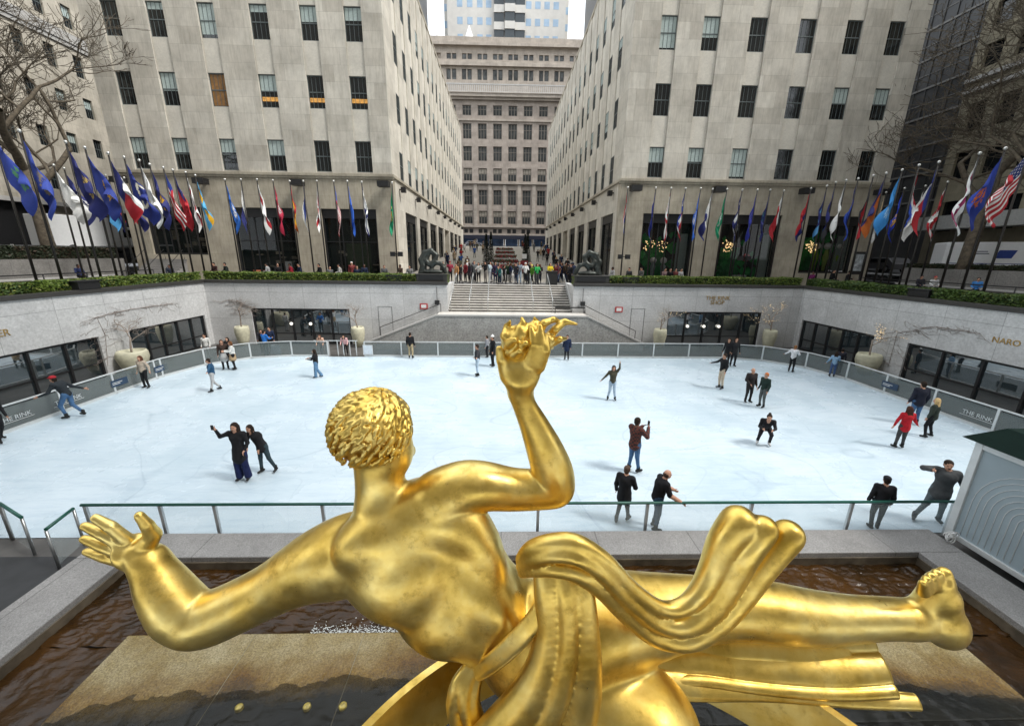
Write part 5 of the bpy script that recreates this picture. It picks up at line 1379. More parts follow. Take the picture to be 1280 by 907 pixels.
# open left hand
hy = Y0+.02
pr += [pc((185, 702, hy, 18), (174, 692, hy, 18), .03), pe(168, 689, hy, 22, 22, 10, 15, .02)]
fing = [[(158, 674), (138, 658), (119, 647, 5.6)], [(153, 681), (128, 667), (106, 657, 5.6)], [(151, 691), (127, 682), (105, 673, 5.4)], [(153, 701), (130, 695), (108, 689, 5.0)]]
for i, f in enumerate(fing):
    a, b_, c_ = f; yy = hy-.02+.012*i
    pr += [pc((a[0], a[1], hy, 8), (b_[0], b_[1], yy, 7.2), .010), pc((b_[0], b_[1], yy, 7.2), (c_[0], c_[1], yy+.02, c_[2]), .008)]
pr += [pc((182, 682, hy, 12), (192, 668, hy, 9), .02), pc((191, 668, hy, 9), (184, 656, hy-.03, 7.4), .012), pc((184, 656, hy-.03, 7.2), (174, 644, hy-.04, 5.8), .010)]
# right arm raised
ya = Y0+.10
pr += limb([(548, 624, Y0+.02, 36), (578, 609, Y0+.05, 31), (606, 607, Y0+.07, 28), (640, 611, ya, 24.5), (672, 611, ya, 23), (694, 609, ya, 23)], .035)
pr += limb([(694, 609, ya, 23), (691, 590, ya, 24.5), (681, 562, ya, 22), (667, 530, ya, 17), (655, 505, ya, 13.5), (650, 488, ya, 15)], .025)
pr += [pc((650, 490, ya, 15), (650, 478, ya, 19), .03), pe(651, 464, ya-.02, 27, 25, 13, 88, .05)]
pr += [pc((634, 470, ya, 10), (627, 450, ya-.04, 7), .02), pc((627, 450, ya-.04, 7), (624, 436, ya-.05, 5.2), .010)]
for a, b_, c_ in (((660, 452), (667, 430), (664, 411, 4.8)), ((668, 454), (677, 431), (675, 408, 4.8)), ((674, 458), (683, 438), (683, 420, 4.4))):
    pr += [pc((a[0], a[1], ya-.05, 8.5), (b_[0], b_[1], ya-.10, 6.0), .020), pc((b_[0], b_[1], ya-.10, 6.2), (c_[0], c_[1], ya-.05, c_[2]), .005)]
pr += [pc((644, 456, ya+.06, 8), (638, 436, ya+.12, 6.5), .012), pc((638, 436, ya+.12, 6.5), (644, 418, ya+.1, 5), .01)]
# legs
yl = Y0-.12
pr += limb([(700, 790, Y0-.18, 66), (760, 776, Y0-.16, 56), (830, 765, yl, 42), (885, 760, yl, 34), (930, 761, yl, 32), (975, 766, yl, 32), (1020, 771, yl, 28.5), (1065, 772, yl, 24), (1110, 772, yl, 21.5), (1140, 774, yl, 21)], .05)
# foot: sole toward the right
pr += [pe(1180, 787, yl, 21, 22, 18, 55, .04), pc((1142, 774, yl, 20), (1178, 778, yl, 24), .04), pc((1178, 780, yl, 22), (1176, 745, yl, 18), .05), pc((1176, 745, yl, 18), (1174, 728, yl, 14), .03), pc((1150, 766, yl, 16), (1166, 738, yl, 13), .05)]
for k, (x, y, r) in enumerate(((1180, 716, 8), (1171, 716, 6), (1164, 719, 5.4), (1158, 723, 5), (1153, 728, 4.6))): pr.append(pc((x+1, y+12, yl-.02*k, r+2.5), (x, y, yl-.03*k, r), .014))
# bent near leg: knee bulges at the bottom of the picture
pr += [pc((700, 835, Y0-.25, 60), (798, 915, Y0-.62, 72), .10), pc((798, 915, Y0-.62, 72), (720, 990, Y0-.6, 50), .08)]
# skull, jaw and features turned to the right
pr += [pe(464, 536, Y0+.08, 44, 47, 50, 90, .05), pe(480, 566, Y0+.12, 34, 33, 34, 90, .05), pe(500, 560, Y0+.2, 30, 16, 26, 90, .05), pe(515, 563, Y0+.28, 7, 5, 8, 90, .03), pe(499, 562, Y0-.0, 13, 6, 5, 95, .01)]
body = sdf_mesh(pr, .0165, 'body', M['gold'], None, 7); adopt(body)

# short cropped locks: rows of small tapering tufts over the skull
rnd = random.Random(4); hp = [pe(464, 533, Y0+.08, 44, 47, 50, 90, .01)]
c0 = gy(464, 535, Y0+.08); s = D_(c0)/F; dv = (c0-CP).normalized()
for i in range(19):
    for j in range(32):
        th = math.pi*(.04+.92*(i+rnd.uniform(-.4, .4))/17); ph = 2*math.pi*(j+.5*(i % 2)+rnd.uniform(-.45, .45))/30
        n_ = Vector((math.sin(th)*math.cos(ph), math.sin(th)*math.sin(ph), math.cos(th)))
        if n_.z < -.62 or (n_.x > .55 and n_.y > .1 and n_.z < .35): continue
        if n_.y > .75: continue
        if rnd.random() > math.sin(th)*1.15+.1: continue
        p = c0+Vector((n_.x*48.5*s, n_.y*53.5*s, n_.z*48*s)); t = (n_.cross(Vector((0, 0, 1))).normalized()*rnd.uniform(.3, 1.0)-Vector((0, 0, .75))).normalized(); t = (t-n_*t.dot(n_)).normalized()
        L_ = rnd.uniform(.7, 1.4); q = p+t*.032*L_+n_*.012; hp.append(cone_prim(p-t*.028*L_, p, .015, .0215, .002)); hp.append(cone_prim(p, q, .0215, .014, .002))
adopt(sdf_mesh(hp, .0115, 'hair', M['gold'], None, 1))

# plain sweeping cloth
def drape(name, path, thick, ridges, mtl=None, nw=56, steps=70, flare=1.0, parent=fig, sharp=.42, phase=0):
    """path: (px, py, y, halfwidth px); closed fluted ribbon with real thickness"""
    P_ = [(*p,) for p in path]; n = len(P_)
    def cr(i, t, c):
        a = P_[max(i-1, 0)][c]; b = P_[i][c]; d = P_[min(i+1, n-1)][c]; e = P_[min(i+2, n-1)][c]
        return .5*((2*b)+(-a+d)*t+(2*a-5*b+4*d-e)*t*t+(-a+3*b-3*d+e)*t**3)
    pts = []
    for k in range(steps+1):
        f = k/steps*(n-1); i = min(int(f), n-2); pts.append([cr(i, f-i, c) for c in range(4)])
    vs = []; fs = []
    W3 = [gy(p[0], p[1], p[2]) for p in pts]
    for k, p in enumerate(pts):
        t = (W3[min(k+1, steps)]-W3[max(k-1, 0)]).normalized(); d = (W3[k]-CP).normalized(); wv = d.cross(t).normalized(); nn = -t.cross(wv); nn = nn if nn.dot(d) < 0 else -nn
        hw = p[3]/F*D_(W3[k]); row = []
        for q in range(nw+1):
            u = -1+2*q/nw; env = (1-abs(u)**5)**.5; fl = abs(math.cos(math.pi*ridges*(u+phase)/2+.35*math.sin(k*.07+1)))**.55
            row.append(W3[k]+wv*hw*u+nn*thick*env*(1-sharp+sharp*fl*1.3))
        for q in range(nw-1, 0, -1):
            u = -1+2*q/nw; row.append(W3[k]+wv*hw*u-nn*thick*.55*(1-abs(u)**4)**.5)
        vs += [tuple(v) for v in row]
    m_ = 2*nw
    for k in range(steps):
        for q in range(m_): fs.append((k*m_+q, k*m_+(q+1) % m_, (k+1)*m_+(q+1) % m_, (k+1)*m_+q))
    fs.append(tuple(range(m_))); fs.append(tuple(steps*m_+q for q in reversed(range(m_))))
    b = MB(); b._add(vs, fs, 0, True); b.sm[-1] = b.sm[-2] = False
    o = b.build(name, mtl or M['gold']); return adopt(o, parent)
def bundle(name, inner, outer, ys, nf, rs=1.12, k=.009, sub_=9, h=.0155):
    """cloth gathered in soft round folds between two traced edges"""
    n = len(inner); pr_ = []
    for f in range(nf):
        u = (f+.5)/nf; pts = []
        for i in range(n):
            (a, b), (c, d) = inner[i], outer[i]; w_ = math.hypot(c-a, d-b)
            pts.append((a+(c-a)*u, b+(d-b)*u, ys[i]-.045*math.sin(math.pi*u)+.02*math.sin(i*.8+f*2), max(4, w_/nf/2*rs*(1+.16*math.sin(i*.7+f*2.4)))))
        pr_ += [q[:5]+(k,)+q[6:] for q in limb(pts, k, sub_)]
    return adopt(sdf_mesh(pr_, h, name, M['gold'], None, 16))
I_ = [(648, 694), (662, 678), (690, 670), (722, 671), (757, 692), (792, 727), (826, 750), (850, 748), (868, 730), (881, 702), (892, 672), (908, 650)]
O_ = [(652, 722), (672, 720), (694, 719), (716, 723), (748, 742), (782, 776), (818, 804), (862, 811), (902, 792), (938, 756), (970, 712), (1000, 672)]
bundle('cloth', I_, O_, [Y0-.46, Y0-.54, Y0-.60, Y0-.63, Y0-.62, Y0-.60, Y0-.58, Y0-.56, Y0-.54, Y0-.50, Y0-.47, Y0-.44], 3, 1.22)
bundle('cloth', [(668, 700), (672, 740), (674, 785), (664, 830), (640, 870), (600, 912), (555, 960)], [(735, 700), (742, 740), (746, 785), (747, 830), (742, 880), (722, 935), (690, 990)], [Y0-.44, Y0-.55, Y0-.62, Y0-.67, Y0-.70, Y0-.72, Y0-.74], 3, 1.25)
bundle('cloth', [(580, 830), (566, 850), (560, 880), (570, 915), (590, 950)], [(606, 842), (600, 866), (602, 890), (618, 920), (645, 950)], [Y0-.42, Y0-.50, Y0-.55, Y0-.58, Y0-.60], 3, 1.15)
drape('cloth', [(700, 838, Y0-.36, 16), (780, 838, Y0-.30, 20), (860, 826, Y0-.26, 26), (940, 828, Y0-.24, 32), (1030, 832, Y0-.24, 34), (1104, 832, Y0-.24, 32)], .05, 2, sharp=.5)
drape('cloth', [(720, 800, Y0-.22, 14), (820, 808, Y0-.18, 18), (920, 806, Y0-.15, 18), (1000, 812, Y0-.15, 18), (1058, 816, Y0-.15, 12)], .05, 1)
drape('cloth', [(780, 852, Y0-.42, 14), (860, 856, Y0-.40, 16), (960, 862, Y0-.38, 12), (1060, 870, Y0-.38, 12), (1146, 877, Y0-.38, 9)], .035, 1)
drape('sash', [(702, 706, Y0-.47, 8), (690, 738, Y0-.56, 10), (668, 775, Y0-.615, 12), (640, 806, Y0-.62, 12), (610, 832, Y0-.56, 11), (590, 842, Y0-.42, 9)], .03, 1)
# worn seam where the gilding has gone
b = MB(); 
pts = [gy(x, y, yy) for x, y, yy in ((706, 722, Y0-.585), (708, 750, Y0-.65), (711, 780, Y0-.70), (709, 808, Y0-.735), (705, 832, Y0-.77))]
b.tube(pts, [.012, .022, .026, .02, .006], 6); adopt(b.build('worn_seam', M['tarnish']))
# plain gilded hoop round the figure
hc = (.95, .85); b = MB(); n = 128; zt_, Ro = 2.62, 2.72
prof = [(Ro, zt_), (Ro, zt_-.10), (Ro-.16, zt_-.55), (Ro-.24, zt_-.55), (Ro-.12, zt_-.10), (Ro-.07, zt_)]
vs = []; fs = []
for i in range(n):
    a = 2*math.pi*i/n
    for r, z in prof: vs.append((hc[0]+r*math.cos(a), hc[1]+r*math.sin(a), z))
k = len(prof)
for i in range(n):
    for q in range(k): fs.append((i*k+q, i*k+(q+1) % k, ((i+1) % n)*k+(q+1) % k, ((i+1) % n)*k+q))
b._add(vs, fs, 0, True); hoop = adopt(b.build('hoop', M['gold'])); hb = hoop.modifiers.new('e', 'EDGE_SPLIT'); hb.split_angle = R_(40)
# bundle of plain flame tongues in the raised hand
yt = ya+.02; pf = [pe(647, 430, yt, 24, 19, 18, 80, .02)]
for t in (((640, 436, 11), (632, 420, 8), (634, 408, 5), (638, 401, 2)), ((646, 424, 11), (650, 412, 8), (654, 404, 5), (652, 397, 2)), ((652, 418, 11), (664, 410, 8), (670, 402, 4), (668, 397, 2)),
          ((656, 420, 11), (672, 415, 8), (680, 404, 6), (692, 399, 4), (701, 402, 2)), ((664, 424, 10), (684, 424, 8), (694, 412, 6), (706, 402, 4.5), (721, 405, 2)), ((668, 430, 8), (686, 430, 7), (700, 424, 5), (708, 423, 2)), ((660, 438, 8), (676, 436, 6), (690, 434, 3)), ((648, 452, 9), (656, 446, 6), (664, 441, 3)), ((644, 446, 9), (634, 440, 6), (628, 432, 3))):
    for i in range(len(t)-1):
        a, c = t[i], t[i+1]; pf.append(pc((a[0], a[1], yt+.05*math.sin(i*1.7+a[0]), a[2]*.85), (c[0], c[1], yt+.05*math.sin(i*1.7+1.7+a[0]), c[2]*.9), .018))
for (x, y) in ((636, 430), (650, 434), (642, 444)):
    pf += [pc((x, y, yt-.10, 6), (x+7, y-5, yt-.15, 4), .006), pc((x+7, y-5, yt-.15, 4), (x+12, y-2, yt-.13, 2), .004)]
adopt(sdf_mesh(pf, .011, 'flame', M['gold'], None, 1))
# rock plinth holding the figure over the water
pk = []
rnd = random.Random(8)
for i in range(40):
    a = rnd.uniform(0, 6.283); r = rnd.uniform(.1, 1.2); z = rnd.uniform(-.3, 1.5); q = (1.7-z)*.55
    pk.append(ell_prim((1.0+r*q*math.cos(a), 1.3+r*q*.7*math.sin(a), z), (rnd.uniform(.3, .5), rnd.uniform(.3, .5), rnd.uniform(.25, .45)), None, .05))
o = sdf_mesh(pk, .07, 'rock_plinth', granite('rock', (.12, .11, .09), 10, .4, .7)); tag(o, 'dark rough rock under the gilded statue', 'rock')

# ================================================================== PEOPLE
def cm(c): return mat(c, .85, 0, .25, 9, bmp=.6, spec=.25)
SKIN = mat((.50, .27, .18), .6, 0, .06, 20); SKIN2 = mat((.16, .07, .04), .6, 0, .06, 20)
def person_mesh(pose=None, coat=.0, hair='short', hat=False, skates=True, res=.02, parent=None, skirt=0, bulk=1.0, wide_leg=0, hands=True, name='body'):
    """continuous body; materials: 0 skin 1 hair 2 top 3 legs 4 shoes 5 hat/extra 6 dark features"""
    J = dict(pel=(0, 0, .96), ch=(0, .0, 1.27), nk=(0, .0, 1.46), hd=(0, .03, 1.615), sL=(-.175, 0, 1.405), sR=(.175, 0, 1.405), eL=(-.235, -.02, 1.13), eR=(.235, -.02, 1.13),
             wL=(-.25, .07, .90), wR=(.25, .07, .90), hL=(-.085, 0, .94), hR=(.085, 0, .94), kL=(-.10, .03, .53), kR=(.10, .03, .53), aL=(-.11, -.01, .13), aR=(.11, -.01, .13), look=0.0)
    if pose: J.update(pose)
    lk = J.pop('look'); J = {k: Vector(v) for k, v in J.items()}
    p = []; B = bulk
    # pelvis and trunk
    p += [cone_prim(J['pel'], J['ch'], .135*B, .15*B, .05, 2), cone_prim(J['ch']+Vector((-.06, 0, .05)), J['ch']+Vector((.06, 0, .05)), .125*B, .125*B, .05, 2), cone_prim(J['sL'], J['sR'], .075, .075, .05, 2)]
    if coat > 0:
        mid = (J['kL']+J['kR'])/2; end = J['pel'].lerp(mid, coat); p += [cone_prim(J['pel'], end, .15*B, .165*B+.03*coat, .05, 2)]
    else: p += [ell_prim(J['pel']+Vector((0, 0, -.02)), (.16*B, .125*B, .12), None, .04, 3)]
    if skirt: mid = (J['kL']+J['kR'])/2; p += [cone_prim(J['pel'], J['pel'].lerp(mid, skirt), .14, .19, .03, 5)]
    p += [cone_prim(J['nk']-Vector((0, 0, .03)), J['nk'].lerp(J['hd'], .6), .058, .052, .03, 0)]
    # head: skull, jaw, nose, ears, brows
    c, s = math.cos(lk), math.sin(lk); fx = lambda x, y, z: J['hd']+Vector((x*c-y*s, x*s+y*c, z))
    ax = (Vector((c, s, 0)), Vector((-s, c, 0)), Vector((0, 0, 1)))
    p += [ell_prim(fx(0, -.005, .02), (.074, .092, .095), ax, .02, 0), ell_prim(fx(0, .03, -.045), (.055, .06, .06), ax, .03, 0), cone_prim(fx(0, .088, .0), fx(0, .108, -.022), .010, .014, .008, 0)]
    for sx in (-1, 1):
        p += [ell_prim(fx(sx*.076, .0, -.005), (.012, .018, .028), ax, .006, 0), ell_prim(fx(sx*.032, .083, .012), (.013, .010, .008), ax, .003, 6)]
    p += [ell_prim(fx(0, .088, -.055), (.024, .008, .007), ax, .003, 6)]
    if hair == 'bald': p += [ell_prim(fx(0, -.03, .0), (.078, .085, .075), ax, .01, 1)]
    elif hair: p += [ell_prim(fx(0, -.022, .045), (.086, .098, .088), ax, .01, 1), ell_prim(fx(0, -.06, -.02), (.075, .055, .07), ax, .02, 1)]
    if hair == 'long':
        for sx in (-.05, 0, .05): p += [cone_prim(fx(sx, -.07, .0), fx(sx*1.3, -.10, -.34), .05, .032, .02, 1)]
        for sx in (-1, 1): p += [cone_prim(fx(sx*.07, -.01, .03), fx(sx*.085, -.0, -.2), .028, .022, .02, 1)]
    if hair == 'bun': p += [ell_prim(fx(0, -.05, .135), (.045, .045, .045), ax, .01, 1)]
    if hat: p += [ell_prim(fx(0, -.012, .068), (.092, .105, .075), ax, .008, 5)]
    if hat == 'cap': p += [ell_prim(fx(0, .10, .055), (.065, .06, .014), ax, .008, 5)]
    if hat == 'pom': p += [ell_prim(fx(0, -.01, .16), (.035, .035, .035), ax, .008, 5)]
    sl = .012 if bulk > 1 else 0
    for S_ in 'LR':
        a, e, w_ = J['s'+S_], J['e'+S_], J['w'+S_]
        p += [cone_prim(a, e, .068+sl, .052+sl, .03, 2), cone_prim(e, w_, .050+sl, .036+sl, .02, 2 if not J.get('bare') else 0)]
        d = (w_-e).normalized(); side = Vector((0, 1, 0)) if abs(d.y) < .8 else Vector((0, 0, 1)); side = (side-d*side.dot(d)).normalized(); nrm = d.cross(side)
        p += [cone_prim(w_, w_+d*.03, .027, .028, .01, 0), ell_prim(w_+d*.065, (.042, .036, .017), (d, side, nrm), .01, 0)]
        if hands:
            cur = nrm*(-.012 if S_ == 'L' else .012)
            for q, (o_, L_) in enumerate(((-.027, .060), (-.009, .070), (.009, .066), (.026, .052))):
                b0 = w_+d*.095+side*o_; b1 = b0+d*L_*.55+cur; p += [cone_prim(b0, b1, .0095, .009, .003, 0), cone_prim(b1, b1+d*L_*.4+cur*1.8, .009, .0075, .003, 0)]
            t0 = w_+d*.04+side*.03; p += [cone_prim(t0, t0+d*.035+side*.03, .012, .0095, .006, 0), cone_prim(t0+d*.035+side*.03, t0+d*.065+side*.034, .0095, .008, .004, 0)]
        h_, k_, a_ = J['h'+S_], J['k'+S_], J['a'+S_]
        wl = wide_leg
        p += [cone_prim(h_, k_, .092*B, .065+wl*.02, .03, 3), cone_prim(k_, a_+Vector((0, 0, .02)), .062+wl*.02, .045+wl*.05, .02, 3)]
        fd = Vector((J['f'+S_].x, J['f'+S_].y, 0)) if 'f'+S_ in J else Vector((.25 if S_ == 'R' else -.25, 1, 0)); fd.normalize()
        base = a_+Vector((0, 0, -.04)) if skates else a_+Vector((0, 0, -.07))
        if skates: p += [cone_prim(a_+Vector((0, 0, .07)), base, .052, .046, .02, 4), cone_prim(base-fd*.06, base+fd*.13+Vector((0, 0, -.01)), .040, .034, .02, 4), cone_prim(base-fd*.09+Vector((0, 0, -.065)), base+fd*.16+Vector((0, 0, -.065)), .011, .011, .004, 7), cone_prim(base+Vector((0, 0, -.02)), base+Vector((0, 0, -.06)), .014, .010, .01, 7), cone_prim(base+fd*.09+Vector((0, 0, -.03)), base+fd*.09+Vector((0, 0, -.06)), .012, .010, .01, 7)]
        else: p += [cone_prim(base-fd*.04, base+fd*.16+Vector((0, 0, -.012)), .046, .034, .02, 4)]
    return sdf_mesh(p, res, name, [], parent, 0)
def dress(o, skin, hair, top, legs, shoes, extra=None, steel=None, obj_level=False):
    ms = [skin, cm(hair), top if not isinstance(top, tuple) else cm(top), cm(legs), cm(shoes), cm(extra or top if isinstance(top, tuple) or extra else (.1, .1, .1)), cm((.02, .012, .01)), M['metal']]
    if obj_level:
        for i, m_ in enumerate(ms): o.material_slots[i].link = 'OBJECT'; o.material_slots[i].material = m_
    else:
        for m_ in ms: o.data.materials.append(m_)
def person_at(px, py, z, head, label, heading, top, legs, pose=None, shoes=(.02, .02, .02), hairc=(.02, .012, .008), hc=1.0, group=None, skin=SKIN, sc=None, extra=None, **kw):
    g = gz(px, py, z)
    if sc is None: hz = gy(px, head, g.y).z-z; sc = max(.86, min(1.12, hz/1.76))
    e = empty('person', (g.x, g.y, z), -R_(heading)); tag(e, label, 'person', group)
    kw.setdefault('res', .022 if g.y > 18 else (.018 if g.y > 12.5 else .0145))
    o = person_mesh(pose, **kw); o.parent = e; o.scale = (sc, sc, sc); dress(o, skin, hairc, top, legs, shoes, extra)
    return e, sc
BKC = (.012, .012, .014); JN = (.06, .13, .25); KH = (.42, .33, .20); NVc = (.015, .025, .06); LJ = (.38, .48, .58)
glide = dict(aL=(-.14, -.28, .17), kL=(-.11, -.05, .53), kR=(.10, .14, .53), aR=(.09, .05, .13))
arms_out = dict(eL=(-.40, .02, 1.27), wL=(-.62, .08, 1.18), eR=(.40, .02, 1.27), wR=(.62, .08, 1.20))
arms_fwd = dict(eL=(-.24, .12, 1.17), wL=(-.16, .36, 1.18), eR=(.24, .12, 1.17), wR=(.16, .36, 1.18))
lean_f = dict(ch=(0, .12, 1.24), nk=(0, .22, 1.40), hd=(0, .29, 1.53), sL=(-.175, .19, 1.36), sR=(.175, .19, 1.36), eL=(-.25, .2, 1.10), wL=(-.24, .36, .95), eR=(.25, .2, 1.10), wR=(.24, .36, .95))
def mg(*a):
    d = {}
    for x in a: d.update(x)
    return d
G = 'skaters on the ice'
PA = person_at
PA(4, 553, 0, 466, 'person in black hoodie skating at the left picture edge', 100, BKC, BKC, glide, group=G, sc=1.03)
PA(92, 522, 0, 466, 'person in red cap and dark jacket leaning as they skate by the left barrier', 262, (.02, .025, .03), JN, mg(lean_f, dict(aL=(-.1, .12, .13), kL=(-.1, .22, .52), aR=(.1, -.28, .17), kR=(.1, .0, .5), eL=(-.3, .3, 1.1), wL=(-.35, .55, 1.0), eR=(.34, -.0, 1.13), wR=(.42, -.25, 1.02))), hat='cap', extra=(.35, .02, .03), group=G)
PA(184, 485, 0, 444, 'woman in pale beige jacket and black trousers with long brown hair at the left barrier', 185, (.42, .35, .28), BKC, dict(eL=(-.3, -.05, 1.15), wL=(-.38, .02, .95)), hair='long', hairc=(.08, .03, .015), group=G)
PA(269, 489, 0, 447, 'person in blue sweater and pale grey trousers skating with arms spread', 240, (.02, .07, .14), (.42, .42, .42), mg(arms_out, dict(aL=(-.16, .12, .13), aR=(.2, -.2, .13), hd=(0, .06, 1.60))), group=G)
PA(283, 462, 0, 424, 'person in dark brown top and pale skirt among friends near the back left corner', 150, (.04, .025, .02), BKC, None, skirt=.7, extra=(.4, .4, .4), hair='long', hairc=(.06, .03, .02), group=G)
PA(294, 462, 0, 426, 'person in white top and tan shorts among friends near the back left corner', 230, (.6, .6, .58), BKC, arms_fwd, skirt=.6, extra=(.35, .25, .15), hair='long', hairc=(.12, .05, .02), group=G)
PA(289, 452, 0, 421, 'person in black coat behind the two friends near the back left corner', 180, BKC, BKC, None, hair='long', group=G)
PA(261, 449, 0, 417, 'person in white jacket standing outside the barrier at the back left', 170, (.62, .62, .6), (.3, .3, .3), None, skates=False, hair='short')
PA(334, 446, 0, 412, 'person in bright blue vest at the barrier left of the gate', 20, (.02, .13, .42), BKC, arms_fwd, group=G)
PA(341, 441, 0, 408, 'person in navy jacket behind the barrier left of the gate', 180, NVc, BKC, None, skates=False)
PA(330, 440, 0, 409, 'person in dark top leaning behind the barrier left of the blue vest', 150, (.03, .03, .04), BKC, lean_f, skates=False)
e1, s1 = PA(306, 600, 0, 527, 'woman in long black coat and navy flared trousers raising a phone for a picture', 176, BKC, (.012, .018, .07), dict(eR=(.36, .08, 1.38), wR=(.36, .20, 1.62), sR=(.18, 0, 1.43), eL=(-.24, -.02, 1.13), wL=(-.2, .1, .98)), coat=.55, hair='long', wide_leg=1, group=G)
PA(333, 590, 0, 528, 'woman in black jacket leaning in beside the one holding up a phone', 190, BKC, (.03, .05, .06), dict(ch=(.12, .03, 1.25), nk=(.22, .06, 1.42), hd=(.27, .09, 1.57), sL=(.06, .03, 1.38), sR=(.37, .03, 1.36), eL=(-.03, .05, 1.12), wL=(-.02, .15, .92), eR=(.45, .06, 1.12), wR=(.38, .18, .95), aL=(-.28, -.1, .13), kL=(-.18, 0, .53), aR=(.1, .05, .13)), coat=.15, hair='long', group=G)
PA(397, 472, 0, 436, 'person in black top and loose blue jeans skating toward the left at the back', 265, BKC, (.10, .2, .33), mg(arms_fwd, dict(aL=(-.1, .05, .13), aR=(.1, -.2, .13))), hair='long', wide_leg=.8, group=G)
PA(404, 444, 0, 416, 'person in peach top leaning on the gate bars', 180, (.6, .38, .28), (.3, .25, .2), lean_f, skates=False, hair='long', hairc=(.10, .04, .02))
PA(433, 444, 0, 416, 'person in pink and white top leaning on the barrier by the gate', 175, (.6, .35, .35), BKC, lean_f, skates=False, hair='long')
PA(514, 448, 0, 415, 'man in black jacket and khaki trousers standing by the back barrier', 10, BKC, KH, None, bulk=1.08, group=G)
PA(597, 470, 0, 430, 'person in grey and black jacket and pale jeans, left of the raised gilded hand', 262, (.03, .03, .035), LJ, mg(arms_out, dict(wR=(.3, .1, 1.0), eR=(.26, 0, 1.15))), group=G)
PA(616, 458, 0, 417, 'person in white knit hat and long black coat near the raised gilded hand', 250, BKC, BKC, None, coat=.5, hat='pom', extra=(.7, .7, .68), group=G)
PA(609, 447, 0, 419, 'person in white scarf and dark clothes half hidden near the white knit hat', 280, (.25, .25, .27), BKC, None, group=G)
PA(708, 450, 0, 418, 'person in dark navy coat at the back barrier right of the gilded flame', 200, NVc, BKC, None, coat=.4, bulk=1.1, group=G)
PA(764, 500, 0, 456, 'person in olive jacket and pale jeans waving one arm overhead in mid rink', 190, (.06, .055, .035), LJ, dict(eL=(-.26, .05, 1.62), wL=(-.25, .08, 1.88), sL=(-.17, 0, 1.46), eR=(.34, .02, 1.2), wR=(.52, .08, 1.02), aL=(-.16, 0, .13), aR=(.17, 0, .13)), hair='long', group=G)
m, nt, b = _new('plaid'); ck = N(nt, 'ShaderNodeTexChecker'); ck.inputs['Scale'].default_value = 17; tcc = N(nt, 'ShaderNodeTexCoord'); nt.links.new(tcc.outputs['Object'], ck.inputs['Vector']); ck.inputs['Color1'].default_value = (.13, .03, .018, 1); ck.inputs['Color2'].default_value = (.02, .014, .014, 1); nt.links.new(ck.outputs[0], b.inputs['Base Color']); b.inputs['Roughness'].default_value = .9
e2, s2 = PA(790, 590, 0, 521, 'man in red and black checked shirt and jeans photographing with a phone', 55, m, JN, mg(arms_fwd, dict(eR=(.27, .16, 1.2), wR=(.12, .40, 1.36), eL=(-.22, .16, 1.2), wL=(-.08, .40, 1.34), aL=(-.13, .0, .13), aR=(.13, .1, .13))), coat=.12, bulk=1.08, skin=SKIN2, extra=(.1, .02, .02), group=G)
PA(777, 652, 0, 581, 'older man in long black coat by the guard rail with grey brown hair', 35, BKC, (.02, .02, .022), mg(dict(wR=(.18, .3, 1.05), eR=(.26, .05, 1.15)), dict(aL=(-.12, -.12, .13), aR=(.12, .14, .13), hd=(0, .05, 1.6))), coat=.45, hair='short', hairc=(.08, .05, .035), bulk=1.12, group=G)
PA(817, 661, 0, 584, 'man in black t-shirt and jeans holding the green guard rail', 88, (.01, .01, .012), (.035, .07, .12), dict(ch=(0, .06, 1.26), nk=(0, .12, 1.44), hd=(.02, .17, 1.58), sL=(-.18, .1, 1.39), sR=(.18, .1, 1.39), eL=(-.22, .2, 1.15), wL=(-.14, .44, 1.05), eR=(.24, .18, 1.14), wR=(.3, .42, 1.0), bare=(1, 0, 0), kL=(-.1, .08, .53), aL=(-.11, .04, .13)), hair='bald', hairc=(.06, .035, .025), bulk=1.08, group=G)
PA(900, 486, 0, 441, 'person in black jacket and cream trousers with one arm out, rear right', 262, BKC, (.5, .42, .32), mg(arms_out, dict(wL=(-.3, .1, .95), eL=(-.25, 0, 1.15), eR=(.42, .05, 1.22), wR=(.66, .14, 1.12))), group=G)
PA(907, 457, 0, 422, 'person in black coat facing left by the back right barrier', 230, BKC, BKC, None, coat=.3, hair='long', group=G)
PA(915, 458, 0, 421, 'person in black coat with pale bag beside another black coat at the back right', 190, (.02, .02, .022), BKC, None, coat=.3, hair='long', group=G)
PA(934, 503, 0, 459, 'man in black vest over white sleeves standing in the right of the rink', 180, (.025, .02, .02), (.02, .018, .018), dict(wR=(.15, .2, 1.0), eR=(.25, .02, 1.15)), bulk=1.1, hair='bald', hairc=(.2, .15, .12), group=G)
PA(951, 509, 0, 465, 'person with orange hair, dark green sweater and grey trousers', 255, (.015, .03, .025), (.09, .10, .10), None, hairc=(.45, .14, .04), group=G)
PA(954, 556, 0, 517, 'woman in black crouching low on white skates', 210, BKC, BKC, dict(pel=(0, -.22, .62), hL=(-.1, -.2, .60), hR=(.1, -.2, .60), kL=(-.17, .16, .50), kR=(.17, .16, .50), aL=(-.17, -.02, .13), aR=(.2, .0, .13), ch=(0, -.0, .86), nk=(0, .14, 1.02), hd=(0, .22, 1.16), sL=(-.17, .1, .99), sR=(.17, .1, .99), eL=(-.24, .22, .78), wL=(-.15, .42, .78), eR=(.24, .22, .78), wR=(.15, .42, .78)), shoes=(.6, .6, .6), hair='bun', sc=1.0, group=G)
PA(988, 465, 0, 431, 'person in white shirt and black trousers near the back right curve', 60, (.68, .68, .7), BKC, mg(arms_fwd, dict(eL=(-.36, 0, 1.2), wL=(-.5, .0, 1.1))), hair='short', hairc=(.25, .12, .05), group=G)
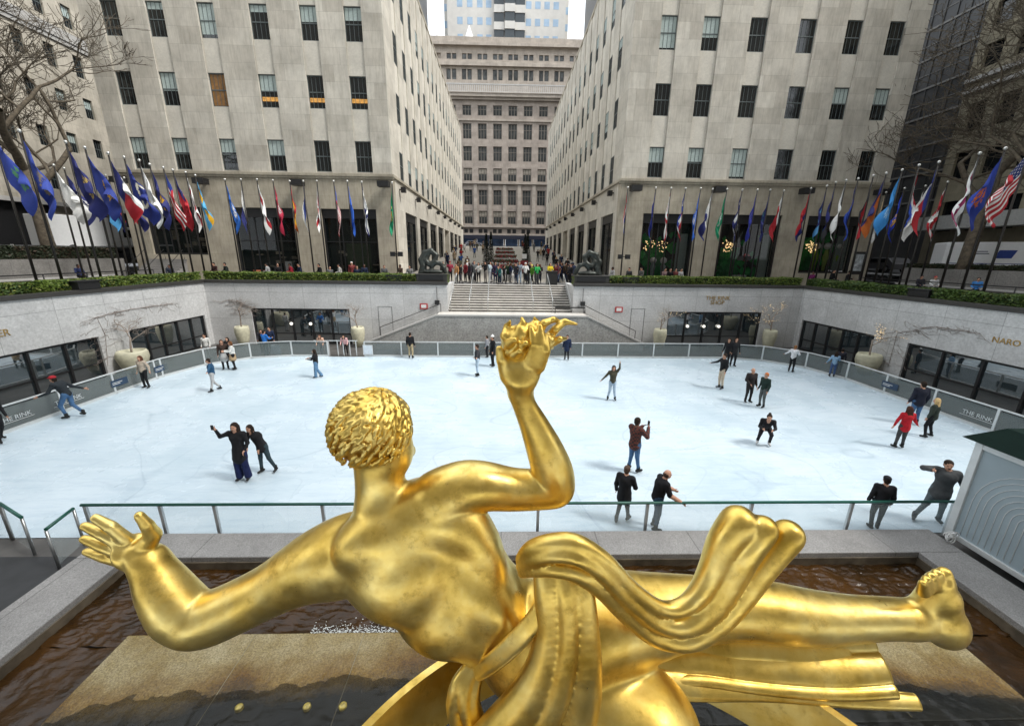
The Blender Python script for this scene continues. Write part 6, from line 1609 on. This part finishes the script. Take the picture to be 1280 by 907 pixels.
PA(1039, 471, 0, 440, 'person in light blue sweater and jeans at the right barrier', 35, (.22, .35, .5), (.05, .09, .2), mg(arms_fwd, dict(eL=(-.3, 0, 1.15), wL=(-.4, .05, .95))), hair='long', group=G)
PA(1047, 466, 0, 436, 'person with dark backpack just outside the right barrier beside the light blue sweater', 40, (.02, .02, .03), BKC, None, skates=False)
PA(1123, 560, 0, 507, 'woman in bright red coat and grey leggings with long brown hair', 10, (.42, .012, .02), (.05, .05, .05), dict(eR=(.3, .02, 1.15), wR=(.44, .06, 1.0), eL=(-.3, .0, 1.15), wL=(-.36, .0, .95), aL=(-.15, 0, .13), aR=(.12, .03, .13)), coat=.22, hair='long', hairc=(.05, .02, .012), group=G)
PA(1140, 530, 0, 476, 'man in navy jacket and jeans between the red coat and the right barrier', 15, (.015, .017, .03), JN, None, coat=.12, bulk=1.1, group=G)
PA(1158, 546, 0, 497, 'blonde woman in dark green jacket and black leggings near the right barrier', 335, (.03, .038, .03), BKC, dict(aL=(-.22, .0, .13), aR=(.2, -.05, .13), kL=(-.16, .08, .53), kR=(.14, .03, .53)), coat=.1, hair='long', hairc=(.55, .38, .18), group=G)
PA(1091, 661, 0, 596, 'person in black jacket and dark knit cap seen from behind at the guard rail', 25, BKC, (.025, .035, .04), dict(aL=(-.08, -.02, .13), aR=(.1, .06, .13), wR=(.26, .1, .88)), hat=True, extra=BKC, bulk=1.12, shoes=(.03, .03, .03), group=G)
PA(1163, 652, 0, 573, 'man in charcoal jacket lifting an arm to his face beside the kiosk', 215, (.06, .063, .065), (.09, .11, .12), dict(ch=(0, .03, 1.26), eR=(.44, .10, 1.42), wR=(.36, .34, 1.50), sR=(.18, 0, 1.42), eL=(-.32, -.02, 1.16), wL=(-.4, .05, .95), kR=(.2, .1, .53), aR=(.34, .12, .13), aL=(-.14, -.08, .13), hd=(.04, .07, 1.6)), coat=.3, bulk=1.15, shoes=(.04, .045, .05), group=G)
for (e_, s_, off, lb) in ((e1, s1, (.365, .30, 1.74), 'dark phone held up by the woman in the long black coat'), (e2, s2, (.05, .50, 1.47), 'dark phone held out by the man in the checked shirt')):
    o = MB().box(-.038, .038, -.006, .006, -.075, .075).build('phone', M['black'], bevel=.004); o.matrix_world = Matrix.Translation(e_.location) @ Matrix.Rotation(e_.rotation_euler.z, 4, 'Z') @ Matrix.Translation(Vector(off)*s_); tag(o, lb, 'phone')

# ---- crowd at the stair head and along the street: shared bodies, own clothes
CV = []
for ps, kw in ((None, dict(coat=.25)), (arms_fwd, dict(hair='long')), (dict(aL=(-.14, -.15, .10), aR=(.12, .15, .10)), dict(coat=.1)), (mg(arms_fwd, dict(eR=(.27, .1, 1.3), wR=(.12, .3, 1.5))), dict(hat=True)), (None, dict(hair='long', coat=.5)), (lean_f, dict(coat=.2))):
    o = person_mesh(ps, skates=False, res=.03, hands=False, **kw)
    for i in range(8): o.data.materials.append(None)
    CV.append(o)
sitp = dict(pel=(0, 0, .52), ch=(0, .03, .86), nk=(0, .06, 1.04), hd=(0, .09, 1.19), sL=(-.17, .05, .99), sR=(.17, .05, .99), eL=(-.23, .1, .74), wL=(-.14, .33, .66), eR=(.23, .1, .74), wR=(.14, .33, .66), hL=(-.09, .02, .5), hR=(.09, .02, .5), kL=(-.12, .42, .5), kR=(.12, .42, .5), aL=(-.12, .44, .10), aR=(.12, .44, .10))
o = person_mesh(sitp, skates=False, res=.03, hands=False, coat=.0); [o.data.materials.append(None) for i in range(8)]; CV.append(o)
used = set()
def crowd(k, x, y, z, hd, top, legs, label, group, hairc=BKC, sc=1.0, extra=None):
    e = empty('person', (x, y, z), -R_(hd)); tag(e, label, 'person', group)
    if k in used: o = CV[k].copy(); COL.objects.link(o)
    else: o = CV[k]; used.add(k)
    o.parent = e; o.scale = (sc,)*3; dress(o, SKIN if (int(x*10)+k) % 4 else SKIN2, hairc, top, legs, (.03, .03, .03), extra or top, obj_level=True)
GY = (.13, .135, .14); OL = (.08, .08, .05)
G2 = 'people lined up at the head of the stair'
def at_top(px, k, hd, top, legs, label, y=33.7, **kw): y += ((px*7) % 5)*.28-.25; x = gy(px, 350, y).x; crowd(k, x, y, ZP, hd+((px*13) % 9-4)*14, tuple(v*.75 for v in top), legs, label, G2, sc=.90+((px*11) % 7)*.03, **kw)
at_top(571, 0, 180, (.55, .28, .12), BKC, 'person in tan orange coat at the left end of the stair head line')
at_top(576, 2, 150, BKC, (.05, .05, .06), 'person in black with dark legs second in the stair head line', y=34.1)
at_top(587, 4, 180, (.035, .03, .04), BKC, 'person in long dark coat standing left of the second stair handrail')
at_top(582, 0, 200, (.25, .03, .04), BKC, 'person in dark red top half hidden at the left of the stair head', y=34.9)
at_top(593, 2, 160, GY, BKC, 'person in grey jacket behind the white top on the left of the stair head', y=34.7)
at_top(598.5, 1, 185, (.62, .62, .6), BKC, 'person in white jacket and black trousers at the stair head')
at_top(607, 3, 190, BKC, (.20, .18, .16), 'person in black top and grey brown trousers left of the third handrail')
at_top(612, 1, 170, (.5, .6, .66), (.35, .35, .38), 'person in pale blue top behind the third handrail', y=34.2)
at_top(619, 4, 190, (.03, .02, .05), NVc, 'person in plum and navy near the middle of the stair head')
at_top(625, 5, 170, (.02, .12, .12), (.02, .03, .05), 'person in teal edged dark jacket leaning forward in mid line')
at_top(630, 2, 150, BKC, BKC, 'person all in black left of the low white board', y=34.3)
at_top(645, 0, 200, (.03, .03, .04), NVc, 'person in dark jacket right of the low white board', y=34.3)
at_top(649, 1, 180, (.22, .26, .32), (.3, .38, .48), 'person in grey blue denim at the stair head')
at_top(656.5, 3, 185, (.66, .66, .66), BKC, 'person in bright white top and black skirt at the stair head')
at_top(663, 0, 170, BKC, (.05, .05, .05), 'person in black behind the fourth handrail', y=34.3)
at_top(671, 1, 185, (.03, .38, .10), (.07, .07, .07), 'person in vivid green jacket at the stair head')
at_top(664.5, 2, 185, (.10, .28, .03), BKC, 'person in olive green top with yellow cap beside the vivid green jacket', y=34.0, hairc=(.6, .55, .1))
at_top(687, 1, 180, (.75, .58, .03), (.03, .06, .15), 'person in bright yellow top and dark jeans near the right handrail')
at_top(697, 0, 175, (.45, .22, .12), (.25, .34, .44), 'person in orange brown top and light jeans at the right of the stair head', y=36.0)
at_top(701, 2, 180, BKC, BKC, 'person in black behind the orange brown top', y=37.5)
at_top(713, 0, 180, (.02, .02, .025), BKC, 'person in black standing apart by the right planter', y=34.6)
at_top(555, 2, 200, (.10, .07, .06), BKC, 'person in brown beside the left loop sculpture', y=33.2)
at_top(563, 3, 190, (.28, .03, .06), BKC, 'person in dark pink behind the orange coat at the left', y=34.6)
rnd = random.Random(55); names = [('black', BKC), ('navy', NVc), ('grey', GY), ('tan', (.35, .26, .17)), ('red', (.3, .02, .02)), ('white', (.6, .6, .6)), ('olive', OL), ('brown', (.09, .05, .03)), ('blue', (.04, .1, .3))]
G3 = 'walkers on the promenade'
for i in range(44):
    right = i % 2 == 0; y = 38+1.35*i*.9+rnd.random(); xs_ = (rnd.uniform(3.8, 8.6) if right else rnd.uniform(-8.0, -3.0)); c = names[(i*5+i//9) % 9]
    if right and i < 20: c = names[(0, 1, 0)[i//2 % 3]]
    crowd(rnd.randrange(0, 5), xs_, y, gp(y), rnd.choice((0, 180, 170, 10)), c[1], rnd.choice((BKC, NVc, GY)), '%s clad walker on the %s walk of the promenade, in row %d from the rink' % (c[0], 'right' if right else 'left', i//2+1), G3, hairc=rnd.choice((BKC, (.1, .05, .03), (.4, .28, .12))), sc=rnd.uniform(.92, 1.04))
dk_ = ['black', 'navy', 'charcoal', 'dark brown', 'dark green', 'maroon']; dc_ = [BKC, NVc, (.06, .06, .065), (.06, .04, .025), (.02, .04, .02), (.10, .015, .02)]
rnd = random.Random(91)
for i in range(30):
    px = rnd.choice((rnd.uniform(548, 598), rnd.uniform(600, 640), rnd.uniform(655, 690), rnd.uniform(690, 716))); y = rnd.uniform(34.6, 37.8); j = rnd.randrange(6); x = gy(px, 350, y).x
    if -1.6 < x < 2.2 and y > 36.2: y = 35.6
    crowd(rnd.randrange(0, 5), x, y, ZP, rnd.choice((180, 150, 210, 0, 90, 270)), dc_[j], rnd.choice((BKC, NVc, (.05, .05, .06))), '%s figure in the thick of the crowd behind the stair head, %s' % (dk_[j], ('left third', 'middle', 'right third')[0 if px < 604 else 1 if px < 655 else 2]), 'crowd behind the stair head', hairc=rnd.choice((BKC, (.08, .04, .02))), sc=rnd.uniform(.9, 1.06))
G4 = 'people sitting and standing behind the hedges'
def behind(px, k, hd, top, label, y=31.4, legs=BKC, z=ZP, **kw): x = gy(px, 335, y).x; crowd(k, x, y, z-.08, hd+((px*13) % 9-4)*16, tuple(v*.6 for v in top), legs, label, G4, **kw)
behind(269, 6, 180, (.05, .02, .02), 'seated person in dark maroon at the left end behind the back hedge', z=ZP+.35); behind(283, 6, 170, (.03, .04, .035), 'seated person in dark green near the left shop', z=ZP+.35)
behind(335, 6, 190, (.5, .5, .5), 'seated person in black and white before the left shop', z=ZP+.35); behind(347, 6, 170, BKC, 'seated person in black before the left shop display', z=ZP+.35); behind(364, 6, 180, (.4, .02, .04), 'seated person in crimson before the left shop', z=ZP+.35); behind(375, 6, 190, NVc, 'seated person in navy at the right of the left shop', z=ZP+.35)
behind(400, 6, 180, BKC, 'seated person in black at the pier between left shops', z=ZP+.35); behind(412, 0, 180, GY, 'person in grey standing before the middle shop', z=ZP-.25); behind(425, 6, 180, (.6, .58, .55), 'seated person in white before the green curtain', z=ZP+.35)
behind(440, 0, 150, (.25, .05, .05), 'tall standing person in dark red before the green curtain', z=ZP+.1, hairc=(.6, .6, .6)); behind(446, 2, 180, NVc, 'standing person in navy before the green curtain', z=ZP-.2); behind(455, 6, 180, NVc, 'seated person in navy right of the green curtain group', z=ZP+.35)
behind(480, 6, 170, GY, 'seated person in grey at the corner pier of the left building', z=ZP+.3); behind(501, 6, 180, (.12, .08, .06), 'seated person in brown beneath the pole spotlights', z=ZP+.35); behind(512, 6, 160, (.3, .3, .3), 'seated person in pale grey beside the left sculpture', z=ZP+.3)
behind(767, 6, 190, (.55, .55, .55), 'seated person in white by the right sculpture', z=ZP+.35); behind(787, 0, 180, (.07, .07, .075), 'standing person in charcoal beneath the right pole spotlights', z=ZP-.1); behind(803, 6, 180, (.16, .16, .15), 'seated person in grey at the first green shop', z=ZP+.35)
behind(831, 6, 180, (.3, .2, .2), 'seated person in rose before the first green shop', z=ZP+.3); behind(838, 6, 180, BKC, 'seated person in black before the first green shop', z=ZP+.3); behind(845, 6, 170, (.2, .05, .05), 'seated person in maroon before the first green shop', z=ZP+.3); behind(851, 6, 190, (.5, .5, .5), 'seated person in white collar before the first green shop', z=ZP+.3)
behind(1019, 6, 180, (.18, .02, .12), 'seated person in magenta beyond the right hedge', z=ZP+.2, y=30.8); behind(1042, 6, 200, BKC, 'seated person in black beyond the right hedge', z=ZP+.35, y=30.8); behind(1062, 6, 200, (.03, .03, .035), 'second seated dark figure beyond the right hedge', z=ZP+.3, y=30.8)
def side(px, py_, x, k, hd, top, label, z=ZP, **kw): y = gx(px, py_, x).y; crowd(k, x, y, z, hd, top, BKC, label, G4, **kw)
side(100, 345, -29.8, 6, 110, (.02, .03, .09), 'seated person in navy with tan bag on the left stone bench', z=ZP+.1); side(212, 335, -27, 6, 150, (.02, .025, .04), 'seated person in dark blue under the narrow white flag')
side(1168, 350, 30.5, 6, 200, (.55, .55, .55), 'seated person in red cap and black and white jacket right of the flags', hairc=(.4, .02, .03)); side(1150, 352, 30.3, 6, 200, (.03, .03, .04), 'seated person in black left of the red cap'); side(1221, 357, 31.5, 6, 230, (.05, .2, .5), 'person in bright blue crouching by the right terrace wall')
